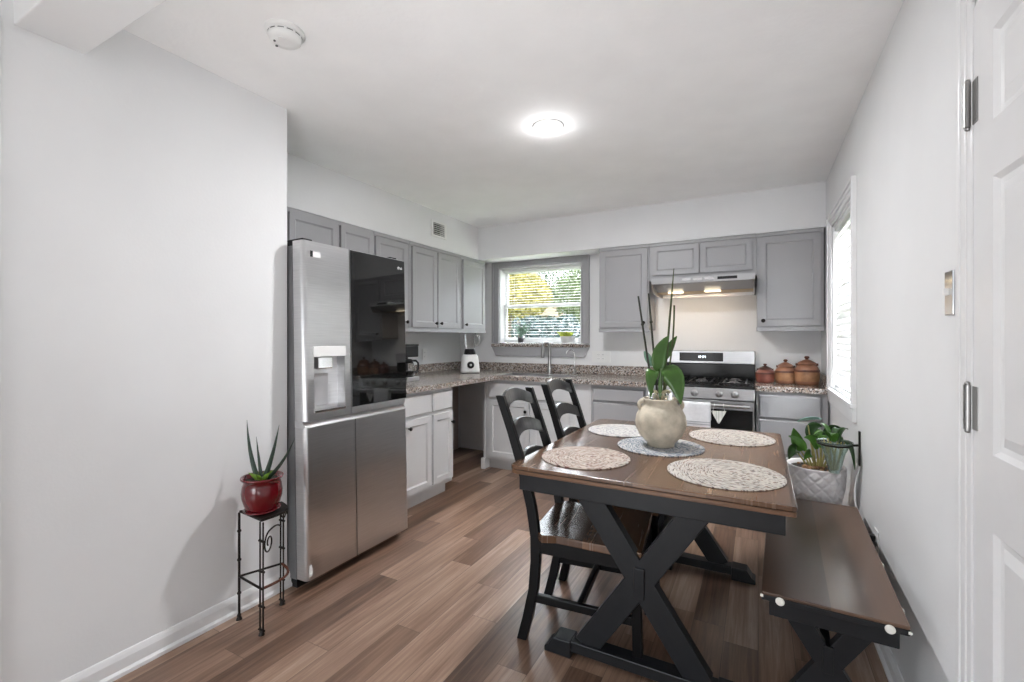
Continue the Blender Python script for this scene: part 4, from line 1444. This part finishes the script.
# towel over handle (range local coordinates -> world)
tw = MB()
xx0, xx1 = -.784 + .262, -.784 + .478
def cloth(mb, x0, x1, path, th=.003, wav=.003):
    k, nx = len(path), 15
    vs, fs = [], []
    for lay in (0, 1):
        for i, (y, z) in enumerate(path):
            y2, z2 = path[min(i + 1, k - 1)]
            y1, z1_ = path[max(i - 1, 0)]
            d = Vector((0, y2 - y1, z2 - z1_)).normalized()
            nrm = Vector((0, -d.z, d.y))
            for j in range(nx):
                u_ = j / (nx - 1)
                w_ = wav * math.sin(u_ * 9 + i * .2) * min(1, abs(i - k / 2) / (k / 2))
                vs.append(Vector((x0 + (x1 - x0) * u_, y, z)) + nrm * ((lay - .5) * th + w_))
    m_ = k * nx
    for i in range(k - 1):
        for j in range(nx - 1):
            a = i * nx + j
            fs.append((a, a + 1, a + nx + 1, a + nx))
            fs.append((m_ + a, m_ + a + nx, m_ + a + nx + 1, m_ + a + 1))
    for i in range(k - 1):
        for j in (0, nx - 1):
            a, c = i * nx + j, (i + 1) * nx + j
            fs.append((a, c, m_ + c, m_ + a))
    for j in range(nx - 1):
        for i in (0, k - 1):
            a = i * nx + j
            fs.append((a, a + 1, m_ + a + 1, m_ + a))
    mb.add(vs, fs, True)


hy_ = 3.74 - .068
path = [(hy_ - .0175, z) for z in [.595, .62, .65, .68, .71, .74, .765]]
path += [(hy_ - .0165 * math.cos(t), .776 + .0165 * math.sin(t)) for t in [PI * k / 8 for k in range(0, 9)]]
path += [(hy_ + .0175, z) for z in [.76, .73, .70, .66]]
tow = thing('oven_towel', 'white dish towel with grey stripes hanging from the oven handle', 'towel', (0, 0, 0))
cloth(tw, xx0, xx1, path)
tow.location = (xx0, hy_, .775)
for i, v in enumerate(tw.v):
    tw.v[i] = v - Vector((xx0, hy_, .775))
tw.build('cloth', M['fabric_white'], tow)
for zz in (.628, .645):
    MB().box(.003, xx1 - xx0 - .003, -.0245, -.0235, zz - .775, zz - .775 + .006).build('stripe', M['towelstripe'], tow)
ph = thing('pot_holder', 'small patterned triangular cloth hanging from the oven handle beside the towel', 'cloth', (-.252, 3.672, .775))
MB().prism([(-.048, -.038), (.05, -.034), (.048, -.042), (.004, -.128), (-.004, -.128), (-.050, -.045)][::-1], -.019, -.016, 'XZ').build('cloth', M['cloth_pattern'], ph)
b = MB().tube([(-.04, -.0175, -.038), (-.03, -.0165, 0.002), (-.03, 0, .0165), (-.03, .015, 0.005)], .002, 6).tube([(.04, -.0175, -.036), (.03, -.0165, 0.002), (.03, 0, .0165), (.03, .015, 0.005)], .002, 6)
b.build('hanging_loop', M['cord'], ph)

# ------------------------------------------------------------------ range hood
hd = thing('range_hood', 'slim stainless range hood with two warm lamps above the range', 'range hood', (-.785, 3.92, 1.635))
HW, HD = .765, .475
hd.scale = (1, 1, .82)
b = MB()
b.prism([(0, .10), (0, .158), (HD, .158), (HD, 0), (HD - .012, 0), (HD - .012, .146), (.012, .146), (.012, .10)], 0.0, HW, 'YZ')
b.prism([(.0, .10), (.012, .146), (.20, .146), (HD - .01, .146), (HD - .01, .0), (.20, 0), (.03, .02)], 0.0, .012, 'YZ')
b.prism([(.0, .10), (.012, .146), (.20, .146), (HD - .01, .146), (HD - .01, .0), (.20, 0), (.03, .02)], HW - .012, HW, 'YZ')
b.build('hood_shell', M['steel'], hd)
MB().add([(.012, .03, .098), (HW - .012, .03, .098), (HW - .012, .20, .035), (.012, .20, .035), (.012, .03, .104), (HW - .012, .03, .104), (HW - .012, .20, .041), (.012, .20, .041)],
         [(3, 2, 1, 0), (4, 5, 6, 7), (0, 1, 5, 4), (1, 2, 6, 5), (2, 3, 7, 6), (3, 0, 4, 7)]).build('baffle', M['steel_dark'], hd)
MB().box(.012, HW - .012, .20, HD - .012, .033, .041).build('grease_filter', M['filter'], hd)
for lx in (.165, .455):
    MB().box(lx - .06, lx + .06, .17, .225, .022, .034).build('lamp', M['hood_glow'], hd, bevel=.003)
for bx_ in (.24, .325, .41):
    MB().box(bx_, bx_ + .07, -.004, .0, .118, .142).build('rocker_switch', M['chrome'], hd, bevel=.001)
MB().box(.505, .645, -.004, 0, .116, .142).build('label_plate', M['blackplastic'], hd)


# ------------------------------------------------------------------ clay jars
def jar(label, x, y, r, h_, m, bandm):
    t = thing('clay_jar', label, 'jar', (x, y, .9145), 0, 'clay jars on the short worktop')
    b = MB().lathe([(r * .86, 0), (r * .93, .004), (r * .95, h_ * .10), (r, h_ * .30), (r, h_ * .46), (r * .96, h_ * .54), (r * .84, h_ * .64), (r * .62, h_ * .71)], n=28)
    b.build('jar_body', M[m], t)
    MB().lathe([(r * 1.005, h_ * .46), (r * 1.03, h_ * .475), (r * 1.025, h_ * .50), (r * .975, h_ * .53)], n=28, cap0=False, cap1=False).build('rope_band', M['terra_dark'], t)
    MB().lathe([(r * .962, h_ * .12), (r * 1.004, h_ * .30), (r * 1.008, h_ * .44)], n=28, cap0=False, cap1=False).build('carved_band', M[bandm], t)
    ld_ = MB().lathe([(r * .60, h_ * .70), (r * .76, h_ * .715), (r * .78, h_ * .74), (r * .62, h_ * .79), (r * .30, h_ * .86), (r * .12, h_ * .885)], n=24).build('lid', M['terra_dark' if m == 'terra_red' else m], t)
    MB().lathe([(r * .12, h_ * .875), (r * .11, h_ * .90), (r * .20, h_ * .93), (r * .21, h_ * .97), (r * .12, h_ * 1.0), (.001, h_ * 1.003)], n=14).build('lid_knob', M['terra_dark'], ld_)
    for s in (-1, 1):
        MB().tube([(s * r * .60, 0, h_ * .64), (s * r * .82, 0, h_ * .70), (s * r * .78, 0, h_ * .745)], r * .09, 7).build('ear', M['terra_dark'], t)
    return t


jar('smallest reddish clay jar at the left of the row by the range', .050, 4.19, .068, .150, 'terra_red', 'terra_red')
jar('middle-sized clay jar with lid in the centre of the row', .190, 4.18, .073, .188, 'terra', 'terra_light')
jar('largest rounded clay jar at the right of the row near the window', .328, 4.14, .084, .218, 'terra', 'terra_light')

# ------------------------------------------------------------------ coffee maker
cm = thing('coffee_maker', 'black and steel drip coffee maker beside the refrigerator', 'coffee maker', (-2.60, 2.955, .9145), PI / 2)
cm.scale = (.86, .86, .92)
MB().box(-.09, .09, -.10, .10, 0, .035).build('base', M['steel'], cm, bevel=.006)
MB().box(-.088, .088, .04, .10, .035, .215).build('water_tank', M['blackplastic'], cm, bevel=.006)
MB().box(-.09, .09, -.09, .10, .215, .315).build('brew_head', M['blackplastic'], cm, bevel=.008)
MB().box(-.092, .092, -.092, .102, .315, .33).build('lid', M['blackplastic'], cm, bevel=.004)
ca = MB().lathe([(.05, .037), (.062, .045), (.066, .09), (.058, .14), (.046, .17), (.044, .17), (.055, .14), (.063, .09), (.058, .047)], (0, -.035, 0), 22, cap1=False).build('carafe', M['glass'], cm)
MB().lathe([(.047, .172), (.050, .185), (.03, .196), (.005, .198)], (0, -.035, 0), 18).build('carafe_lid', M['blackplastic'], ca)
MB().lathe([(.057, .047), (.0625, .08), (.060, .088), (.002, .088)], (0, -.035, 0), 18).build('coffee', M['blackplastic'], ca)
MB().tube([(.045, -.045, .18), (.09, -.055, .178), (.118, -.06, .155), (.118, -.06, .10), (.10, -.056, .07), (.06, -.045, .07)], .0095, 8).build('carafe_handle', M['blackplastic'], ca)

# blender
bl = thing('blender', 'white countertop blender with round dial in the corner', 'blender', (-2.60, 3.93, .9145), R(38))
MB().lathe([(.085, 0), (.092, .004), (.092, .012), (.06, .012)], n=4).build('foot', M['blackplastic'], bl) if False else None
b = MB()
vs, fs = [], []
secs = [(.098, .006), (.098, .03), (.090, .10), (.082, .165), (.070, .185), (.060, .188)]
nn = 24
for (r_, z) in secs:
    for j in range(nn):
        a = 2 * PI * j / nn
        ca_, sa_ = math.cos(a), math.sin(a)
        q = (abs(ca_) ** 4 + abs(sa_) ** 4) ** -.25
        vs.append((r_ * ca_ * q, r_ * sa_ * q * .95, z))
for i in range(len(secs) - 1):
    for j in range(nn):
        fs.append((i * nn + j, i * nn + (j + 1) % nn, (i + 1) * nn + (j + 1) % nn, (i + 1) * nn + j))
fs += [tuple(reversed(range(nn))), tuple((len(secs) - 1) * nn + j for j in range(nn))]
b.add(vs, fs, True)
b.build('motor_base', M['white_plastic'], bl)
MB().box(-.085, .085, -.08, .08, 0, .0065).build('foot', M['blackplastic'], bl, bevel=.002)
dl = MB().lathe([(.036, 0), (.036, .008), (.028, .012), (.027, .022), (.022, .025), (.002, .025)], (0, -.088, .085), 20, axis='Y').build('dial', M['blackplastic'], bl)
MB().lathe([(.0375, .0), (.0375, .010), (.034, .010)], (0, -.088, .085), 20, axis='Y', cap1=False).build('dial_ring', M['chrome'], dl)
MB().lathe([(.012, .026), (.012, .028), (.001, .028)], (0, -.088, .085), 12, axis='Y').build('dial_cap', M['white_plastic'], dl)
MB().lathe([(.058, .188), (.060, .195), (.055, .225), (.050, .245), (.04, .246)], n=20).build('collar', M['blackplastic'], bl)
MB().lathe([(.044, .246), (.050, .26), (.062, .40), (.064, .405), (.0615, .405), (.059, .40), (.047, .262), (.042, .25)], n=24, cap0=False, cap1=False).build('jar', M['glass'], bl)
MB().tube([(.058, 0, .385), (.095, 0, .375), (.10, 0, .32), (.085, 0, .28), (.055, 0, .28)], .008, 8).build('jar_handle', M['glass'], bl)


# ------------------------------------------------------------------ sill plants
p1 = thing('potted_plant', 'small feathery silver-green plant in a dark pot on the sink window sill', 'plant', (-2.26, 4.405, 1.2195))
MB().lathe([(.024, 0), (.028, .002), (.033, .05), (.036, .055), (.034, .058), (.028, .052)], n=18).build('pot', M['darkgrey'], p1)
b = MB()
for k in range(34):
    a, e_ = random.uniform(0, 2 * PI), random.uniform(.15, 1.0)
    tip = Vector((math.cos(a) * .13 * e_, math.sin(a) * .035 * e_, .075 + .13 * random.uniform(.3, 1)))
    pts = bez((0, 0, .05), (tip.x * .5, tip.y * .5, tip.z * .9), tip, 6)
    b.tube(pts, .0013, 4)
    for q in pts[2:]:
        for s in (-1, 1):
            d = Vector((random.uniform(-.02, .02), random.uniform(-.01, .01), random.uniform(-.004, .02)))
            b.leaf([q, q + d * .5, q + d], [.002, .006, .001], d.cross(Vector((.2, 1, .3))), .1, .0006)
o = b.build('foliage', M['silverleaf'], p1)
p2 = thing('potted_plant', 'small lime-leaved plant in a white bowl on the sink window sill', 'plant', (-1.715, 4.395, 1.2195))
MB().lathe([(.05, 0), (.055, .002), (.072, .05), (.078, .066), (.076, .068), (.066, .05)], n=24).build('pot', M['white_plastic'], p2)
MB().lathe([(.068, .056), (.03, .06), (.002, .061)], n=18).build('soil', M['soil'], p2)
b = MB()
for k in range(22):
    a, e_ = random.uniform(0, 2 * PI), random.uniform(.3, 1.0)
    base = Vector((math.cos(a) * .035 * e_ - .02, math.sin(a) * .02 * e_, .058))
    tip = base + Vector((math.cos(a) * .07 * e_, math.sin(a) * .02, .05 * random.uniform(.4, 1.2)))
    b.leaf(bez(base, base.lerp(tip, .5) + Vector((0, 0, .02)), tip, 6), leafw(6, .014), (tip - base).cross(Vector((.2, -1, .4))), .15, .0008)
b.build('foliage', M['limeleaf'], p2)

# ------------------------------------------------------------------ ceiling and wall fittings
sd = thing('smoke_detector', 'round white smoke detector on the ceiling at upper left', 'smoke detector', (-1.59, 1.13, H))
MB().lathe([(.070, 0), (.070, -.010), (.066, -.014), (.058, -.014)][::-1], n=36).build('base', M['white_plastic'], sd)
hb = MB().lathe([(.060, -.013), (.060, -.024), (.057, -.034), (.048, -.042), (.02, -.044), (.001, -.044)][::-1], n=36).build('cover', M['white_plastic'], sd)
b = MB()
for k in range(12):
    a0 = 2 * PI * k / 12
    for j in range(4):
        a1, a2 = a0 + .09 * j, a0 + .09 * (j + 1)
        rr_ = .0604
        b.add([(rr_ * math.cos(a1), rr_ * math.sin(a1), -.019), (rr_ * math.cos(a2), rr_ * math.sin(a2), -.019), (rr_ * math.cos(a2), rr_ * math.sin(a2), -.0225), (rr_ * math.cos(a1), rr_ * math.sin(a1), -.0225)], [(0, 1, 2, 3), (3, 2, 1, 0)])
b.build('vent_slots', M['darkgrey'], hb)
MB().lathe([(.014, -.047), (.014, -.043)], (.012, -.02, 0), 14).build('test_button', M['white_plastic'], hb)
MB().lathe([(.004, -.0465), (.004, -.042)], (-.022, -.028, 0), 10).lathe([(.005, -.0455), (.005, -.040)], (-.044, -.004, 0), 10).build('sensor_dot', M['darkgrey'], hb)

for (lx, ly, lb) in ((-1.02, 2.32, 'round white recessed ceiling light above the dining table'),):
    if lb:
        cl = thing('recessed_light', lb, 'ceiling light', (lx, ly, H))
        MB().lathe([(.066, -.0065), (.080, -.006), (.085, -.0035), (.086, 0)], n=36, cap0=False, cap1=False).build('trim_ring', M['white_plastic'], cl)
        MB().lathe([(.078, -.0035), (.05, -.005), (.001, -.005)], n=30).build('diffuser', M['lamp_glow'], cl)

vt = thing('air_vent', 'white louvred air register high on the soffit above the cabinets', 'vent', (-2.6145, 3.425, 2.275), PI / 2)
b = MB()
b.box(-.115, -.085, -.008, 0, -.075, .075).box(.085, .115, -.008, 0, -.075, .075).box(-.085, .085, -.008, 0, .055, .075).box(-.085, .085, -.008, 0, -.075, -.055)
b.build('frame', M['white_plastic'], vt, bevel=.002)
MB().box(-.085, .085, -.0015, -.0005, -.055, .055).build('duct_opening', M['blackplastic'], vt)
b = MB()
for k in range(6):
    z = -.045 + k * .018
    b.bar((-.085, -.006, z), (.085, -.006, z), .010, .0015, up=(0, .5, 1))
b.build('louvres', M['white_plastic'], vt)
b = MB()
for k in range(5):
    x = .02 + k * .014
    b.box(x - .001, x + .001, -.0105, -.008, -.055, .055)
b.build('fins', M['white_plastic'], vt)


def plate(name, label, cat, loc, rz, gang=1, kind='outlet', mk='white_plastic'):
    t = thing(name, label, cat, loc, rz)
    w = .036 * gang + (.0 if gang == 1 else .022)
    MB().box(-w, w, -.005, 0, -.058, .058).build('cover_plate', M[mk], t, bevel=.002)
    for g in range(gang):
        cx_ = (g - (gang - 1) / 2) * .046
        if kind == 'outlet':
            for dz in (-.02, .02):
                o = MB().box(cx_ - .014, cx_ + .014, -.007, -.005, dz - .013, dz + .013).build('socket', M[mk], t, bevel=.002)
                MB().box(cx_ - .007, cx_ - .005, -.0075, -.006, dz - .004, dz + .006).box(cx_ + .005, cx_ + .007, -.0075, -.006, dz - .004, dz + .006).build('slots', M['darkgrey'], o)
        else:
            MB().box(cx_ - .006, cx_ + .006, -.016, -.005, -.006, .012).build('toggle', M['white_plastic'], t, bevel=.002)
    return t


plate('wall_outlet', 'white outlet on the kitchen wall between coffee maker and blender', 'outlet', (XK, 3.755, 1.10), PI / 2)
plate('wall_outlet', 'white double outlet plate below right of the sink window', 'outlet', (-1.365, YB, 1.085), 0, gang=2)
wo = plate('wall_outlet', 'low white outlet with plug on the right wall behind the bench', 'outlet', (XR, 2.44, .40), -PI / 2)
MB().box(-.012, .012, -.03, -.007, .008, .034).build('plug', M['blackplastic'], wo, bevel=.003)
ls = plate('light_switch', 'shiny metal switch plate on the right wall beside the door', 'light switch', (XR, 1.600, 1.388), -PI / 2, gang=1, kind='switch', mk='chrome')
ls.scale = (.8, 1, 1)

# ------------------------------------------------------------------ outside
sstruct(MB().box(-40, 30, YB + .14, 60, -.5, -.3).box(XR + .12, 30, -12, YB + .14, -.5, -.3).build('ground', M['lawn']), 'lawn outside the sink window', 'lawn')


def tree(label, x, y, r_, z0, zc, lm, seed, n_=1500, tr=.12):
    rnd = random.Random(seed)
    t = thing('tree', label, 'tree', (x, y, -.3), 0, 'trees outside the sink window')
    b = MB().tube([(0, 0, 0), (.05, 0, z0 * .6), (-.03, .05, zc)], [tr, tr * .8, tr * .45], 9)
    for k in range(7):
        a = k * .9
        b.tube(bez((0, 0, z0 * .55 + k * .12), (r_ * .4 * math.cos(a), r_ * .4 * math.sin(a), zc * .8), (r_ * .85 * math.cos(a), r_ * .85 * math.sin(a), zc + r_ * .35 * math.sin(k * 2.1)), 7), [tr * .4, tr * .34, tr * .28, tr * .22, tr * .16, tr * .1, tr * .04], 6)
    b.build('trunk', M['bark'], t)
    b = MB()
    for k in range(n_):
        while True:
            p = Vector((rnd.uniform(-1, 1), rnd.uniform(-1, 1), rnd.uniform(-1, 1)))
            if .35 < p.length < 1:
                break
        c = Vector((p.x * r_, p.y * r_, zc + p.z * r_ * .62))
        u_ = Vector((rnd.uniform(-1, 1), rnd.uniform(-1, 1), rnd.uniform(-1, 1))).normalized() * rnd.uniform(.035, .075)
        w_ = u_.cross(Vector((rnd.uniform(-1, 1), rnd.uniform(-1, 1), rnd.uniform(-1, 1)))).normalized() * u_.length * .6
        b.add([c - u_, c + w_, c + u_, c - w_], [(0, 1, 2, 3)])
    b.build('foliage', lm, t)


tree('golden autumn tree outside at the left of the sink window', -6.25, 11.4, 1.25, 1.4, 2.75, M['tree_gold'], 3, 6000)
tree('broad green tree outside at the right of the sink window', -4.15, 13.1, 1.45, 1.2, 2.8, M['tree_green'], 5, 6000)
tree('darker green tree farther back outside between the other two', -9.9, 22.6, 2.4, 1.2, 4.3, M['tree_dark'], 9, 5000)
hs = thing('house', 'pale neighbouring house far outside the sink window', 'house', (-12.7, 17, -.3))
MB().box(-4.2, 4.2, -3, 3, 0, 2.55).build('house_wall', M['siding'], hs)
MB().prism([(-3.5, 2.55), (3.5, 2.55), (0, 4.4)], -4.6, 4.6, 'YZ').build('house_roof', M['roof'], hs)
for wx_ in (-2, 1.5):
    MB().box(wx_ - .5, wx_ + .5, -3.04, -3.0, 1.0, 2.1).build('house_window', M['blackglass'], hs)
hg = thing('hedge', 'dark blue-green clipped hedge outside low in the sink window', 'hedge', (-4.5, 9.6, -.3))
rnd = random.Random(11)
b = MB()
for k in range(2600):
    c = Vector((rnd.uniform(-.5, .95), rnd.uniform(-.4, .4), rnd.uniform(0, 2.05)))
    u_ = Vector((rnd.uniform(-1, 1), rnd.uniform(-1, 1), rnd.uniform(-1, 1))).normalized() * rnd.uniform(.04, .08)
    w_ = u_.cross(Vector((rnd.uniform(-1, 1), rnd.uniform(-1, 1), rnd.uniform(-1, 1)))).normalized() * u_.length * .7
    b.add([c - u_, c + w_, c + u_, c - w_], [(0, 1, 2, 3)])
M['hedge'] = mat('blue_green_hedge', srgb(52, 66, 66), 0.7, var=0.35, scale=4)
b.build('foliage', M['hedge'], hg)
b = MB()
for k in range(4):
    b.tube([(-.4 + k * .33, 0, 0), (-.38 + k * .33, .02, 1.4)], [.03, .015], 6)
b.build('stems', M['bark'], hg)
